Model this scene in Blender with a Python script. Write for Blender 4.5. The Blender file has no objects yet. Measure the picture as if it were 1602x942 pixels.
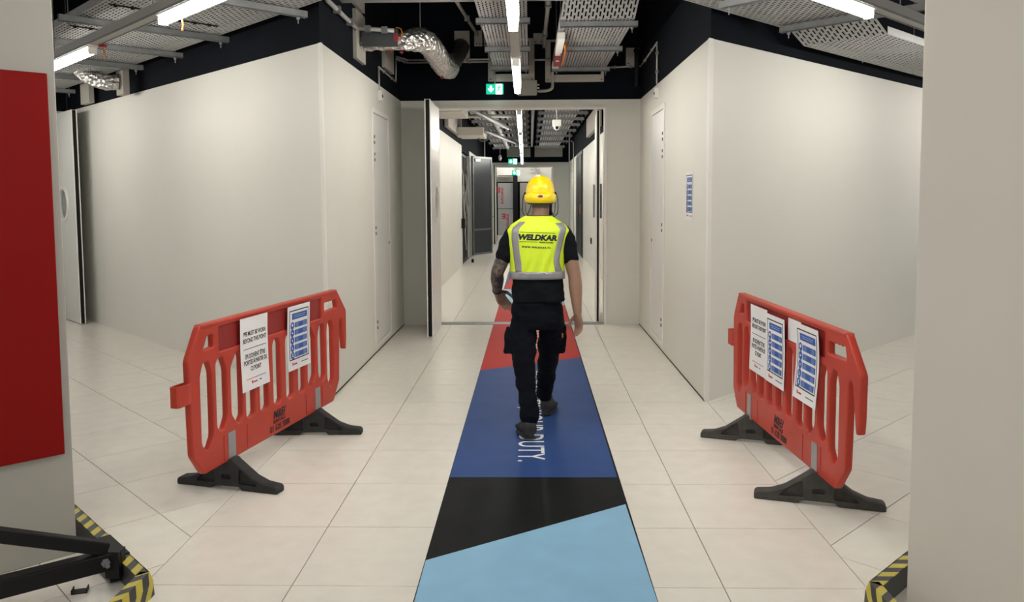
import bpy, bmesh, math, random
from math import sin, cos, pi, sqrt, atan2, radians
from mathutils import Vector, Matrix, noise
random.seed(7)
SC = bpy.context.scene
COL = SC.collection

# ------------------------------------------------------------------ camera, world, exposure
yaw, pitch, roll, FPX, PY = -0.02346555, 0.07286486, -0.00556474, 1261.305, 398.72
fw = Vector((sin(yaw)*cos(pitch), cos(yaw)*cos(pitch), -sin(pitch)))
rt = fw.cross(Vector((0, 0, 1))).normalized(); up = rt.cross(fw)
r2 = rt*cos(roll)+up*sin(roll); u2 = -rt*sin(roll)+up*cos(roll)
cd = bpy.data.cameras.new('camera'); cam = bpy.data.objects.new('camera', cd); COL.objects.link(cam)
M = Matrix((r2, u2, -fw)).transposed().to_4x4(); M.translation = Vector((0, 0, 1.65))
cam.matrix_world = M
cd.sensor_fit = 'HORIZONTAL'; cd.sensor_width = 36.0; cd.lens = FPX/1602*36
cd.shift_y = -(471-PY)/1602; cd.clip_start = 0.05; cd.clip_end = 200
SC.camera = cam
W = bpy.data.worlds.new('world'); SC.world = W; W.use_nodes = True
W.node_tree.nodes['Background'].inputs[0].default_value = (1.0, 0.97, 0.92, 1)
W.node_tree.nodes['Background'].inputs[1].default_value = 0.30
SC.view_settings.view_transform = 'Standard'; SC.view_settings.look = 'None'
SC.view_settings.gamma = 1.0; SC.view_settings.exposure = 1.56
TUBE = 17.0        # emission of the ceiling tubes

# ------------------------------------------------------------------ materials
def mat(name, col, rough=0.6, metal=0.0, spec=0.5, nscale=0, namt=0.0, bump=0.0, bscale=60, emit=None, es=0, alpha=1, trans=0):
    m = bpy.data.materials.new(name); m.use_nodes = True
    nt = m.node_tree; b = nt.nodes['Principled BSDF']
    b.inputs['Base Color'].default_value = (*col, 1); b.inputs['Roughness'].default_value = rough
    b.inputs['Metallic'].default_value = metal; b.inputs['Specular IOR Level'].default_value = spec
    if trans: b.inputs['Transmission Weight'].default_value = trans
    if emit: b.inputs['Emission Color'].default_value = (*emit, 1); b.inputs['Emission Strength'].default_value = es
    tc = nt.nodes.new('ShaderNodeTexCoord')
    if nscale:
        n = nt.nodes.new('ShaderNodeTexNoise'); n.inputs['Scale'].default_value = nscale; n.inputs['Detail'].default_value = 6
        r = nt.nodes.new('ShaderNodeMapRange'); r.inputs['From Min'].default_value = .3; r.inputs['From Max'].default_value = .7
        r.inputs['To Min'].default_value = 1-namt; r.inputs['To Max'].default_value = 1+namt
        mx = nt.nodes.new('ShaderNodeVectorMath'); mx.operation = 'SCALE'; mx.inputs[0].default_value = col
        nt.links.new(tc.outputs['Object'], n.inputs['Vector']); nt.links.new(n.outputs['Fac'], r.inputs['Value'])
        nt.links.new(r.outputs[0], mx.inputs['Scale']); nt.links.new(mx.outputs[0], b.inputs['Base Color'])
    if bump:
        n2 = nt.nodes.new('ShaderNodeTexNoise'); n2.inputs['Scale'].default_value = bscale; n2.inputs['Detail'].default_value = 4
        bp = nt.nodes.new('ShaderNodeBump'); bp.inputs['Strength'].default_value = bump; bp.inputs['Distance'].default_value = .01
        nt.links.new(tc.outputs['Object'], n2.inputs['Vector']); nt.links.new(n2.outputs['Fac'], bp.inputs['Height'])
        nt.links.new(bp.outputs[0], b.inputs['Normal'])
    return m
MT = {}
MT['wall'] = mat('wall_paint', (.70, .69, .63), .55, nscale=1.2, namt=.015)
MT['trim'] = mat('white_trim', (.78, .765, .71), .45)
MT['door'] = mat('door_laminate', (.72, .72, .70), .35)
MT['black_wall'] = mat('near_black_blue_wall', (.004, .0055, .0095), .85, spec=.12, nscale=2, namt=.2)
MT['pillar_shaded'] = mat('left_pillar_shaded', (.36, .345, .305), .6, bump=.02, bscale=8)  # darker copy of the pillar grey, paints in the weaker light on the left
MT['pillar'] = mat('right_pillar_lit', (.63, .595, .525), .6, bump=.02, bscale=8)  # lighter copy, paints in the stronger light on the right pillar
MT['tile'] = mat('raised_floor_tile', (.81, .775, .70), .24, spec=.5, nscale=9, namt=.035)
MT['joint'] = mat('tile_joint', (.05, .045, .04), .8)
MT['steel'] = mat('galvanised_steel', (.22, .225, .23), .45, metal=.4, nscale=14, namt=.12)
MT['zinc'] = mat('perforated_zinc', (.36, .36, .355), .5, metal=.3, nscale=10, namt=.08)
MT['darksteel'] = mat('dark_grey_steel', (.07, .075, .08), .4, metal=.5)
MT['black'] = mat('black_paint', (.007, .007, .008), .5, spec=.2)
MT['blackrub'] = mat('black_rubber', (.02, .02, .02), .75, nscale=20, namt=.3, bump=.1)
MT['greyrub'] = mat('dusty_dark_rubber', (.05, .047, .042), .75, nscale=20, namt=.3, bump=.1)
MT['red'] = mat('orange_red_plastic', (.46, .046, .028), .42, spec=.35, nscale=6, namt=.06)
MT['darkred'] = mat('dark_red_reflective', (.27, .018, .016), .5)
MT['redpanel'] = mat('deep_red_panel', (.21, .004, .003), .5, spec=.12)
MT['paper'] = mat('paper', (.78, .77, .78), .6)
MT['ink'] = mat('black_ink', (.012, .012, .018), .6)
MT['blueink'] = mat('blue_ink', (.02, .09, .36), .55)
MT['paleink'] = mat('pale_ink', (.32, .43, .68), .6)
MT['redink'] = mat('red_ink', (.45, .02, .04), .6)
MT['yel'] = mat('yellow_tape', (.50, .42, .06), .45, nscale=30, namt=.12)
MT['c_light'] = mat('light_blue_vinyl', (.27, .50, .70), .5, spec=.15, nscale=5, namt=.05)
MT['c_black'] = mat('black_vinyl', (.0075, .0085, .0092), .6, spec=.12, nscale=4, namt=.3)
MT['c_blue'] = mat('royal_blue_vinyl', (.028, .070, .225), .55, spec=.12, nscale=4, namt=.08)
MT['c_red'] = mat('red_vinyl', (.50, .032, .025), .6, spec=.12, nscale=4, namt=.05)
MT['white'] = mat('white_print', (.85, .85, .85), .5)
MT['cond'] = mat('grey_conduit', (.40, .39, .36), .45)
MT['collar'] = mat('putty_board', (.40, .375, .33), .7, nscale=6, namt=.05)
MT['box'] = mat('grey_box', (.32, .31, .28), .5)
MT['orange'] = mat('orange_cable', (.45, .13, .02), .5)
MT['firered'] = mat('fire_red', (.30, .015, .02), .45)
MT['green'] = mat('exit_green', (.0, .22, .12), .5, emit=(.0, .28, .16), es=.8)
MT['exitwhite'] = mat('exit_white', (.8, .9, .9), .5, emit=(.75, .95, .95), es=1.0)
MT['tube'] = mat('lit_tube', (1, 1, 1), .5, emit=(1, .965, .895), es=TUBE)
MT['tube_side'] = mat('lit_tube_cool', (1, 1, 1), .5, emit=(1, .965, .895), es=TUBE)
MT['silverwrap'] = mat('silver_wrap', (.45, .45, .46), .35, metal=.6, bump=.3, bscale=12)
MT['glass'] = mat('dark_glass', (.25, .27, .28), .08, metal=.0)
MT['yellow'] = mat('helmet_yellow', (.90, .66, .005), .3)
MT['vest'] = mat('fluorescent_yellow', (.66, .86, .025), .6, emit=(.5, .7, .01), es=.0, bump=.15, bscale=25)
MT['bind'] = mat('yellow_binding', (.75, .88, .01), .6)
MT['reflect'] = mat('grey_reflective_tape', (.30, .30, .31), .38, metal=.3)
MT['tshirt'] = mat('black_cotton', (.006, .007, .009), .9, spec=.1, nscale=12, namt=.2)
MT['trouser'] = mat('black_work_cloth', (.005, .006, .010), .9, spec=.1, nscale=10, namt=.3, bump=.3, bscale=120)
MT['shoe'] = mat('worn_grey_black_boot', (.017, .017, .017), .7, nscale=30, namt=.6)
MT['skin'] = mat('skin', (.27, .15, .10), .5, nscale=25, namt=.08)
MT['hair'] = mat('cropped_grey_hair', (.13, .105, .085), .8, nscale=80, namt=.3)

def tattoo():
    m = mat('tattooed_skin', (.2, .12, .08), .55); nt = m.node_tree; b = nt.nodes['Principled BSDF']
    tc = nt.nodes.new('ShaderNodeTexCoord'); n = nt.nodes.new('ShaderNodeTexNoise'); n.inputs['Scale'].default_value = 22
    n.inputs['Detail'].default_value = 5; n.inputs['Distortion'].default_value = 1.6
    r = nt.nodes.new('ShaderNodeValToRGB'); r.color_ramp.elements[0].position = .42; r.color_ramp.elements[0].color = (.022, .022, .024, 1)
    r.color_ramp.elements[1].position = .64; r.color_ramp.elements[1].color = (.15, .10, .075, 1)
    nt.links.new(tc.outputs['Object'], n.inputs['Vector']); nt.links.new(n.outputs['Fac'], r.inputs['Fac']); nt.links.new(r.outputs[0], b.inputs['Base Color'])
    return m
MT['tattoo'] = tattoo()
def foil():
    m = mat('crinkled_foil', (.62, .60, .58), .28, metal=.85); nt = m.node_tree; b = nt.nodes['Principled BSDF']
    tc = nt.nodes.new('ShaderNodeTexCoord'); v = nt.nodes.new('ShaderNodeTexVoronoi'); v.inputs['Scale'].default_value = 26
    n = nt.nodes.new('ShaderNodeTexNoise'); n.inputs['Scale'].default_value = 14; n.inputs['Detail'].default_value = 8
    a = nt.nodes.new('ShaderNodeMath'); a.operation = 'ADD'
    bp = nt.nodes.new('ShaderNodeBump'); bp.inputs['Strength'].default_value = .9; bp.inputs['Distance'].default_value = .03
    nt.links.new(tc.outputs['Object'], v.inputs['Vector']); nt.links.new(tc.outputs['Object'], n.inputs['Vector'])
    nt.links.new(v.outputs['Distance'], a.inputs[0]); nt.links.new(n.outputs['Fac'], a.inputs[1])
    nt.links.new(a.outputs[0], bp.inputs['Height']); nt.links.new(bp.outputs[0], b.inputs['Normal'])
    return m
MT['foil'] = foil()
def hazard():
    m = mat('hazard_stripes', (.5, .4, .05), .45); nt = m.node_tree; b = nt.nodes['Principled BSDF']
    tc = nt.nodes.new('ShaderNodeTexCoord'); s = nt.nodes.new('ShaderNodeSeparateXYZ')
    mm = nt.nodes.new('ShaderNodeMath'); mm.operation = 'MULTIPLY_ADD'; mm.inputs[1].default_value = 1.0
    add = nt.nodes.new('ShaderNodeMath'); add.operation = 'ADD'
    dv = nt.nodes.new('ShaderNodeMath'); dv.operation = 'DIVIDE'; dv.inputs[1].default_value = .108
    fr = nt.nodes.new('ShaderNodeMath'); fr.operation = 'FRACT'
    gt = nt.nodes.new('ShaderNodeMath'); gt.operation = 'GREATER_THAN'; gt.inputs[1].default_value = .5
    mx = nt.nodes.new('ShaderNodeMix'); mx.data_type = 'RGBA'
    mx.inputs[6].default_value = (.028, .027, .028, 1); mx.inputs[7].default_value = (.50, .42, .05, 1)
    nt.links.new(tc.outputs['Object'], s.inputs[0]); nt.links.new(s.outputs['X'], mm.inputs[0]); nt.links.new(s.outputs['Z'], mm.inputs[2])
    nt.links.new(mm.outputs[0], add.inputs[0]); nt.links.new(s.outputs['Y'], add.inputs[1])
    nt.links.new(add.outputs[0], dv.inputs[0]); nt.links.new(dv.outputs[0], fr.inputs[0]); nt.links.new(fr.outputs[0], gt.inputs[0])
    nt.links.new(gt.outputs[0], mx.inputs[0]); nt.links.new(mx.outputs[2], b.inputs['Base Color'])
    return m
MT['hazard'] = hazard()

# ------------------------------------------------------------------ helpers
def empty(name, loc=(0, 0, 0), rz=0, label=None, cat=None, group=None, kind=None):
    o = bpy.data.objects.new(name, None); o.empty_display_size = .1; COL.objects.link(o)
    o.location = loc; o.rotation_euler = (0, 0, rz); return tag(o, label, cat, group, kind)
def tag(o, label=None, cat=None, group=None, kind=None):
    if label: o['label'] = label
    if cat: o['category'] = cat
    if group: o['group'] = group
    if kind: o['kind'] = kind
    return o
def obj(name, bm, m, parent=None, loc=None, rz=0, smooth=False, label=None, cat=None, group=None, kind=None, bevel=0):
    if isinstance(bm, bmesh.types.BMesh):
        me = bpy.data.meshes.new(name); bmesh.ops.recalc_face_normals(bm, faces=bm.faces); bm.to_mesh(me); bm.free()
    else: me = bm
    if m is not None:
        for x in (m if isinstance(m, (list, tuple)) else [m]): me.materials.append(MT[x])
    o = bpy.data.objects.new(name, me); COL.objects.link(o)
    if parent is not None: o.parent = parent
    if loc is not None: o.location = loc
    o.rotation_euler = (0, 0, rz)
    if smooth:
        for p in me.polygons: p.use_smooth = True
    if bevel:
        b = o.modifiers.new('bevel', 'BEVEL'); b.width = bevel; b.segments = 2; b.limit_method = 'ANGLE'
    return tag(o, label, cat, group, kind)
def nb(): return bmesh.new()
def box(bm, x0, x1, y0, y1, z0, z1, T=None):
    vs = [Vector((x, y, z)) for x in (x0, x1) for y in (y0, y1) for z in (z0, z1)]
    if T is not None: vs = [T @ v for v in vs]
    v = [bm.verts.new(p) for p in vs]
    for f in ((0, 1, 3, 2), (4, 6, 7, 5), (0, 4, 5, 1), (2, 3, 7, 6), (0, 2, 6, 4), (1, 5, 7, 3)): bm.faces.new([v[i] for i in f])
    return bm
def prism(bm, pts, z0, z1):
    a = [bm.verts.new((x, y, z0)) for x, y in pts]; b = [bm.verts.new((x, y, z1)) for x, y in pts]
    bm.faces.new(a[::-1]); bm.faces.new(b); n = len(pts)
    for i in range(n): bm.faces.new((a[i], a[(i+1) % n], b[(i+1) % n], b[i]))
    return bm
def bar(bm, p, q, w, h, upv=(0, 0, 1)):
    p = Vector(p); q = Vector(q); d = (q-p); L = d.length; d.normalize(); u = Vector(upv)
    s = d.cross(u).normalized(); u = s.cross(d)
    T = Matrix((d, s, u)).transposed().to_4x4(); T.translation = p
    return box(bm, 0, L, -w/2, w/2, -h/2, h/2, T)
def frames(path):
    P = [Vector(p) for p in path]; out = []
    prev = None
    for i, p in enumerate(P):
        t = (P[min(i+1, len(P)-1)]-P[max(i-1, 0)]).normalized()
        if prev is None:
            a = Vector((0, 0, 1)) if abs(t.z) < .9 else Vector((1, 0, 0))
            n = t.cross(a).normalized()
        else: n = (prev-t*prev.dot(t)).normalized()
        prev = n; out.append((p, n, t.cross(n)))
    return out
def tube(bm, path, r, seg=10, cap=True):
    rs = r if isinstance(r, (list, tuple)) else [r]*len(path)
    rings = []
    for (p, n, b), rr in zip(frames(path), rs):
        ra, rb = rr if isinstance(rr, tuple) else (rr, rr)
        rings.append([bm.verts.new(p+n*cos(2*pi*k/seg)*ra+b*sin(2*pi*k/seg)*rb) for k in range(seg)])
    skin(bm, rings, cap); return bm
def skin(bm, rings, cap=True):
    n = len(rings[0])
    for a, b in zip(rings, rings[1:]):
        for k in range(n): bm.faces.new((a[k], a[(k+1) % n], b[(k+1) % n], b[k]))
    if cap: bm.faces.new(rings[0][::-1]); bm.faces.new(rings[-1])
def smoothpath(pts, n=6):
    P = [Vector(p) for p in pts]; out = []
    for i in range(len(P)-1):
        p0 = P[max(i-1, 0)]; p1 = P[i]; p2 = P[i+1]; p3 = P[min(i+2, len(P)-1)]
        for k in range(n):
            t = k/n; out.append(.5*((2*p1)+(p2-p0)*t+(2*p0-5*p1+4*p2-p3)*t*t+(3*p1-p0-3*p2+p3)*t**3))
    out.append(P[-1]); return out
def sphere(bm, c, r, seg=16):
    T = Matrix.Translation(Vector(c)) @ Matrix.Diagonal((*(r if isinstance(r, tuple) else (r, r, r)), 1))
    bmesh.ops.create_uvsphere(bm, u_segments=seg, v_segments=seg//2+2, radius=1, matrix=T); return bm
def ev_mesh(o):
    dg = bpy.context.evaluated_depsgraph_get(); dg.update()
    me = bpy.data.meshes.new_from_object(o.evaluated_get(dg)); return me
def rpoly(pts, r, n=4):
    out = []; N = len(pts)
    for i in range(N):
        p = Vector(pts[i]); a = Vector(pts[i-1]); b = Vector(pts[(i+1) % N])
        da = a-p; db = b-p; rr = min(r, da.length*.48, db.length*.48)
        s = p+da.normalized()*rr; e = p+db.normalized()*rr
        for k in range(n+1):
            t = k/n; out.append(tuple((1-t)**2*s+2*t*(1-t)*p+t*t*e))
    return out
def plate(outline, holes, thick, bevel=0.0, axis='XZ'):
    c = bpy.data.curves.new('c', 'CURVE'); c.dimensions = '2D'; c.fill_mode = 'BOTH'
    c.extrude = max(thick/2-bevel, .0002); c.bevel_depth = bevel; c.bevel_resolution = 1; c.offset = -bevel
    for pl in [outline]+list(holes):
        s = c.splines.new('POLY'); s.points.add(len(pl)-1); s.use_cyclic_u = True
        for p, q in zip(s.points, pl): p.co = (q[0], q[1], 0, 1)
    o = bpy.data.objects.new('c', c); COL.objects.link(o); me = ev_mesh(o); bpy.data.objects.remove(o); bpy.data.curves.remove(c)
    if axis == 'XZ': me.transform(Matrix.Rotation(pi/2, 4, 'X'))
    me.materials.clear(); return me
def text(s, size, ext=.0006, off=0.0, shear=0, align='CENTER', xs=1.0, sp=1.0, T=None):
    c = bpy.data.curves.new('t', 'FONT'); c.body = s; c.size = size; c.extrude = ext; c.offset = off; c.shear = shear
    c.align_x = align; c.align_y = 'CENTER'; c.space_character = sp; c.resolution_u = 3
    o = bpy.data.objects.new('t', c); COL.objects.link(o); me = ev_mesh(o); bpy.data.objects.remove(o); bpy.data.curves.remove(c)
    me.transform(Matrix.Diagonal((xs, 1, 1, 1)))
    if T is not None: me.transform(T)
    me.materials.clear(); return me
def addmesh(bm, me, T=None):
    if T is not None: me.transform(T)
    bm.from_mesh(me); bpy.data.meshes.remove(me); return bm
XZ = Matrix.Rotation(pi/2, 4, 'X')     # text plane -> facing -Y
def cyl(bm, p, q, r, seg=12): return tube(bm, [p, q], r, seg)
def copy_tree(o, parent=None):
    c = o.copy(); COL.objects.link(c)
    if parent is not None: c.parent = parent
    for ch in [x for x in o.children]: copy_tree(ch, c)
    return c
S2 = sqrt(.5)
def AC(a, c): return ((c-a)*S2, (c+a)*S2)     # diagonal coordinates: a along (-1,1), c along (1,1)
def ordn(i): return ['first', 'second', 'third', 'fourth', 'fifth', 'sixth', 'seventh', 'eighth', 'ninth', 'tenth', 'eleventh', 'twelfth', 'thirteenth', 'fourteenth', 'fifteenth', 'sixteenth'][i]

# ------------------------------------------------------------------ floor: slab and tiles
XL, XR = -1.64, 1.385
T0 = .61
floor = obj('floor', box(nb(), -14, 14, -3, 36, -.12, -.012), 'joint', kind='structure', label='pale raised access floor of square tiles')
def clip(poly, n, d):          # keep n.p <= d
    out = []
    for i in range(len(poly)):
        p = poly[i]; q = poly[(i+1) % len(poly)]
        a = n[0]*p[0]+n[1]*p[1]-d; b = n[0]*q[0]+n[1]*q[1]-d
        if a <= 0: out.append(p)
        if a*b < 0:
            t = a/(a-b); out.append((p[0]+(q[0]-p[0])*t, p[1]+(q[1]-p[1])*t))
    return out
G = .0022
def area(p): return abs(sum(p[i][0]*p[(i+1) % len(p)][1]-p[(i+1) % len(p)][0]*p[i][1] for i in range(len(p))))/2
def tile(poly, merged=None):
    if len(poly) < 3 or area(poly) < .004: return
    bm = merged if merged is not None else nb()
    prism(bm, poly, -.014, 0)
    if merged is None: obj('floor_tile', bm, 'tile', floor)
xs_t = [XL, -1.633+T0, -1.633+2*T0, -1.633+3*T0, -1.633+4*T0, XR+.02]
far_bm = nb()
j = 0
y = 3.30-5*T0
while y < 34:
    for i in range(5):
        x0, x1 = xs_t[i]+G, xs_t[i+1]-G
        if i == 0: x0 = XL-.02+G
        pl = [(x0, y+G), (x1, y+G), (x1, y+T0-G), (x0, y+T0-G)]
        tile(pl, None if 1.4 < y < 16 else far_bm)
    y += T0
ALc, ALa0 = 1.50, 4.254          # left diagonal grid phases (c, a)
ARc, ARa = 4.15, 1.635
for i in range(-3, 4):
    for k in range(-5, 17):
        a0 = ALa0+(k-4)*T0; c0 = ALc+i*T0
        pl = [AC(a0+G, c0+G), AC(a0+G, c0+T0-G), AC(a0+T0-G, c0+T0-G), AC(a0+T0-G, c0+G)]
        pl = clip(pl, (1, 0), XL-.022); 
        if len(pl) > 2: pl = clip(pl, (S2, S2), 3.359+.02)
        if len(pl) > 2: 
            cx = sum(p[0] for p in pl)/len(pl); cy = sum(p[1] for p in pl)/len(pl)
            tile(pl, None if (cy > 2.2 and cx > -7.0 and cx > -cy*.75) else far_bm)
for i in range(-3, 5):
    for k in range(-5, 13):
        a0 = ARa+i*T0; c0 = ARc+(k-3)*T0
        pl = [AC(a0+G, c0+G), AC(a0+G, c0+T0-G), AC(a0+T0-G, c0+T0-G), AC(a0+T0-G, c0+G)]
        pl = clip(pl, (-1, 0), -(XR+.022))
        if len(pl) > 2: pl = clip(pl, (-S2, S2), 3.514+.02)
        if len(pl) > 2:
            cx = sum(p[0] for p in pl)/len(pl); cy = sum(p[1] for p in pl)/len(pl)
            tile(pl, None if (cy > 2.4 and cx < cy*.62) else far_bm)
obj('far_floor_tiles', far_bm, 'tile', floor, kind='stuff')

# ------------------------------------------------------------------ walls
H = 2.857; HC = 4.3
def wallseg(bm, p, q, t, z0, z1):     # t>0: thickness to the left of p->q
    p = Vector(p); q = Vector(q); d = (q-p).normalized(); n = Vector((-d.y, d.x))*t
    return prism(bm, [tuple(p), tuple(q), tuple(q+n), tuple(p+n)], z0, z1)
def wall(name, p, q, t, label, m='wall', z0=0, z1=H):
    return obj(name, wallseg(nb(), p, q, t, z0, z1), m, kind='structure', label=label)
LC = (XL, 6.385); RC = (XR, 6.36)
LF = AC(12.55, 3.359); RF = AC(3.514, 13.5)
def mitre(name, side, t, z0, z1, y1, m, label, off=0.0):
    # corridor wall from the corner, inner end cut along the corner bisector
    x0 = XL if side < 0 else XR; yc = LC[1] if side < 0 else RC[1]; k = sqrt(2)+1
    a = (x0+side*off, yc+off*k); b = (x0+side*(off+t), yc+(off+t)*k)
    return obj(name, prism(nb(), [a, (a[0], y1), (b[0], y1), b], z0, z1), m, kind='structure', label=label)
def mitre_d(name, side, t, z0, z1, m, label, off=0.0):
    x0 = XL if side < 0 else XR; yc = LC[1] if side < 0 else RC[1]; k = sqrt(2)+1; F = LF if side < 0 else RF
    a = (x0+side*off, yc+off*k); b = (x0+side*(off+t), yc+(off+t)*k); n = (-side*S2, S2)
    return obj(name, prism(nb(), [a, b, (F[0]+n[0]*(off+t), F[1]+n[1]*(off+t)), (F[0]+n[0]*off, F[1]+n[1]*off)], z0, z1), m, kind='structure', label=label)
mitre('wall_left', -1, .12, 0, H, 10.29, 'wall', 'white corridor wall on the left before the double doors')
wall('wall_left_far', (XL, 10.44), (XL, 19.3), .12, 'white wall on the left beyond the double doors')
wall('wall_left_end', (XL, 21.7), (XL, 29.3), .12, 'white wall on the left past the dark service door')
mitre('wall_right', 1, .12, 0, H, 10.29, 'wall', 'white corridor wall on the right before the double doors')
wall('wall_right_far', (XR, 10.44), (XR, 21.4), -.12, 'white wall on the right beyond the double doors')
wall('wall_right_end', (XR, 24.0), (XR, 29.3), -.12, 'white wall on the right past the dark service door')
mitre_d('wall_left_diagonal', -1, .12, 0, H, 'wall', 'long white wall running off to the left behind the red barrier')
mitre_d('wall_right_diagonal', 1, .12, 0, H, 'wall', 'long white wall running off to the right behind the red barrier')
# black upper walls (2 cm behind the white ones)
def upw(name, p, q, t, label):
    p = Vector(p); q = Vector(q); d = (q-p).normalized(); n = Vector((-d.y, d.x))*(.02 if t > 0 else -.02)
    return obj(name, wallseg(nb(), p+n, q+n, t, H, HC), 'black_wall', kind='structure', label=label)
mitre('wall_left_upper', -1, .10, H, HC, 10.33, 'black_wall', off=.02, label='black upper wall above the left corridor wall')
upw('wall_left_far_upper', (XL, 10.4), (XL, 29.3), .10, 'black upper wall on the left beyond the double doors')
mitre('wall_right_upper', 1, .10, H, HC, 10.33, 'black_wall', off=.02, label='black upper wall above the right corridor wall')
upw('wall_right_far_upper', (XR, 10.4), (XR, 29.3), -.10, 'black upper wall on the right beyond the double doors')
mitre_d('wall_left_diagonal_upper', -1, .10, H, HC, 'black_wall', off=.02, label='black upper wall above the long left wall')
mitre_d('wall_right_diagonal_upper', 1, .10, H, HC, 'black_wall', off=.02, label='black upper wall above the long right wall')
obj('wall_left_diagonal_end', wallseg(nb(), AC(12.5, 0.2), AC(12.5, 3.36), .15, 0, H), 'wall', kind='structure', label='end wall far off at the left behind the open door')
obj('wall_left_diagonal_end_upper', wallseg(nb(), AC(12.5, 0.2), AC(12.5, 3.36), .15, H, HC), 'black_wall', kind='structure', label='black upper wall at the far left end')
# doorway wall
bm = nb(); box(bm, XL, -1.235, 10.29, 10.44, 0, H); box(bm, .955, XR, 10.29, 10.44, 0, H); box(bm, -1.235, .955, 10.29, 10.44, 2.762, H)
obj('wall_back', bm, 'wall', kind='structure', label='white wall around the double doorway')
obj('wall_back_upper', box(nb(), XL-.02, XR+.02, 10.31, 10.42, H, HC), 'black_wall', kind='structure', label='black upper wall above the double doorway')
bm = nb(); box(bm, .935, .965, 10.27, 10.46, 0, 2.77); box(bm, -1.235, -1.215, 10.27, 10.46, 0, 2.77); box(bm, -1.215, .935, 10.27, 10.46, 2.75, 2.77)
obj('trim_1', bm, 'trim', kind='structure', label='white metal frame of the double doorway')
obj('trim_2', box(nb(), -1.215, .935, 10.27, 10.46, 0, .006), 'steel', kind='structure', label='grey metal threshold strip in the doorway')
# corner guards
bm = nb(); box(bm, XL, XL+.003, 6.385, 6.43, 0, H+.002)
tb = Matrix.Translation((XL, 6.385, 0)) @ Matrix.Rotation(radians(135), 4, 'Z')
box(bm, 0, .045, -.003, 0.0, 0, H+.002, tb)
obj('trim_3', bm, 'trim', kind='structure', label='pale corner bead at the left wall corner')
bm = nb(); box(bm, XR-.003, XR, 6.36, 6.40, 0, H+.002)
tb = Matrix.Translation((XR, 6.36, 0)) @ Matrix.Rotation(radians(45), 4, 'Z')
box(bm, 0, .055, -.003, 0.003, 0, H+.002, tb)
obj('trim_4', bm, 'trim', kind='structure', label='pale corner bead at the right wall corner')
# second doorway
bm = nb(); box(bm, XL, -1.24, 29.3, 29.45, 0, H); box(bm, .80, XR, 29.3, 29.45, 0, H); box(bm, -1.24, .80, 29.3, 29.45, 2.70, H)
obj('wall_back_far', bm, 'wall', kind='structure', label='pale wall around the second, far doorway')
obj('wall_back_far_upper', box(nb(), XL, XR, 29.31, 29.44, H, HC), 'black_wall', kind='structure', label='black upper wall above the far doorway')
bm = nb(); box(bm, -1.3, -1.24, 29.26, 29.48, 0, 2.74); box(bm, .78, .83, 29.26, 29.48, 0, 2.74); box(bm, -1.24, .78, 29.26, 29.48, 2.68, 2.74)
obj('trim_5', bm, 'trim', kind='structure', label='white frame of the far doorway')
# far room
obj('wall_far_room', box(nb(), -3, 3, 34.2, 34.35, 2.25, HC), 'wall', kind='structure', label='pale upper wall of the far room')
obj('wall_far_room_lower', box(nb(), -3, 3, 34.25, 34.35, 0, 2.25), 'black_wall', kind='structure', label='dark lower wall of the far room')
bm = nb(); box(bm, -3, -2.9, 29.45, 34.2, 0, HC); box(bm, 2.9, 3, 29.45, 34.2, 0, HC)
obj('wall_far_room_sides', bm, 'wall', kind='structure', label='side walls of the far room')
obj('ceiling', box(nb(), -14, 14, -3, 36, HC, HC+.1), 'black_wall', kind='structure', label='dark ceiling above the cable trays')
# wall behind dark side openings
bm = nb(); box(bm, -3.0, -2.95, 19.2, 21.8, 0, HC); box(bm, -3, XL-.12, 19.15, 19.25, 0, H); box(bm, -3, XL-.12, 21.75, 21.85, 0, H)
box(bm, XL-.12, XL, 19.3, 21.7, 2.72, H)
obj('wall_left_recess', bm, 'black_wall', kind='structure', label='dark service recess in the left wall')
# dark strips painted in for the shade of the gap below the walls
for nm, p, q, t in (('shadow_gap_left', (XL+.004, 6.40), (XL+.004, 10.28), .02), ('shadow_gap_right', (XR-.004, 6.38), (XR-.004, 10.28), -.02)):
    obj(nm, wallseg(nb(), p, q, t, 0, .012), 'joint', kind='structure', label='thin dark shadow gap at the foot of the wall')

# pillars
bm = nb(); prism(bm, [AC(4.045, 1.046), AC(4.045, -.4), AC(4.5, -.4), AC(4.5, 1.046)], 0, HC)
obj('wall_left_pillar', bm, 'pillar_shaded', kind='structure', label='grey pillar at the left edge of the picture', bevel=.004)
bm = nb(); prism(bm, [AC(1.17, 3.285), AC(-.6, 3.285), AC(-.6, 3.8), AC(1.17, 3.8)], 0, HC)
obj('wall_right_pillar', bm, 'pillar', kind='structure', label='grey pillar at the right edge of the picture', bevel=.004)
# red panel on left pillar, plane a=4.045
def onA(a, c, z): x, y = AC(a, c); return (x, y, z)
t = empty('wall_panel', (*AC(4.045, .72), .488), label='deep red flat cabinet panel fixed on the grey left pillar', cat='panel')
bm = nb(); box(bm, -.45, .285, -.022, 0, .006, 1.706)
obj('cabinet_body', bm, 'black', t, rz=pi/4)
bm = nb(); box(bm, -.452, .288, -.03, -.022, 0, 1.712)
obj('front_sheet', bm, 'redpanel', t, rz=pi/4, bevel=.004)

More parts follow.
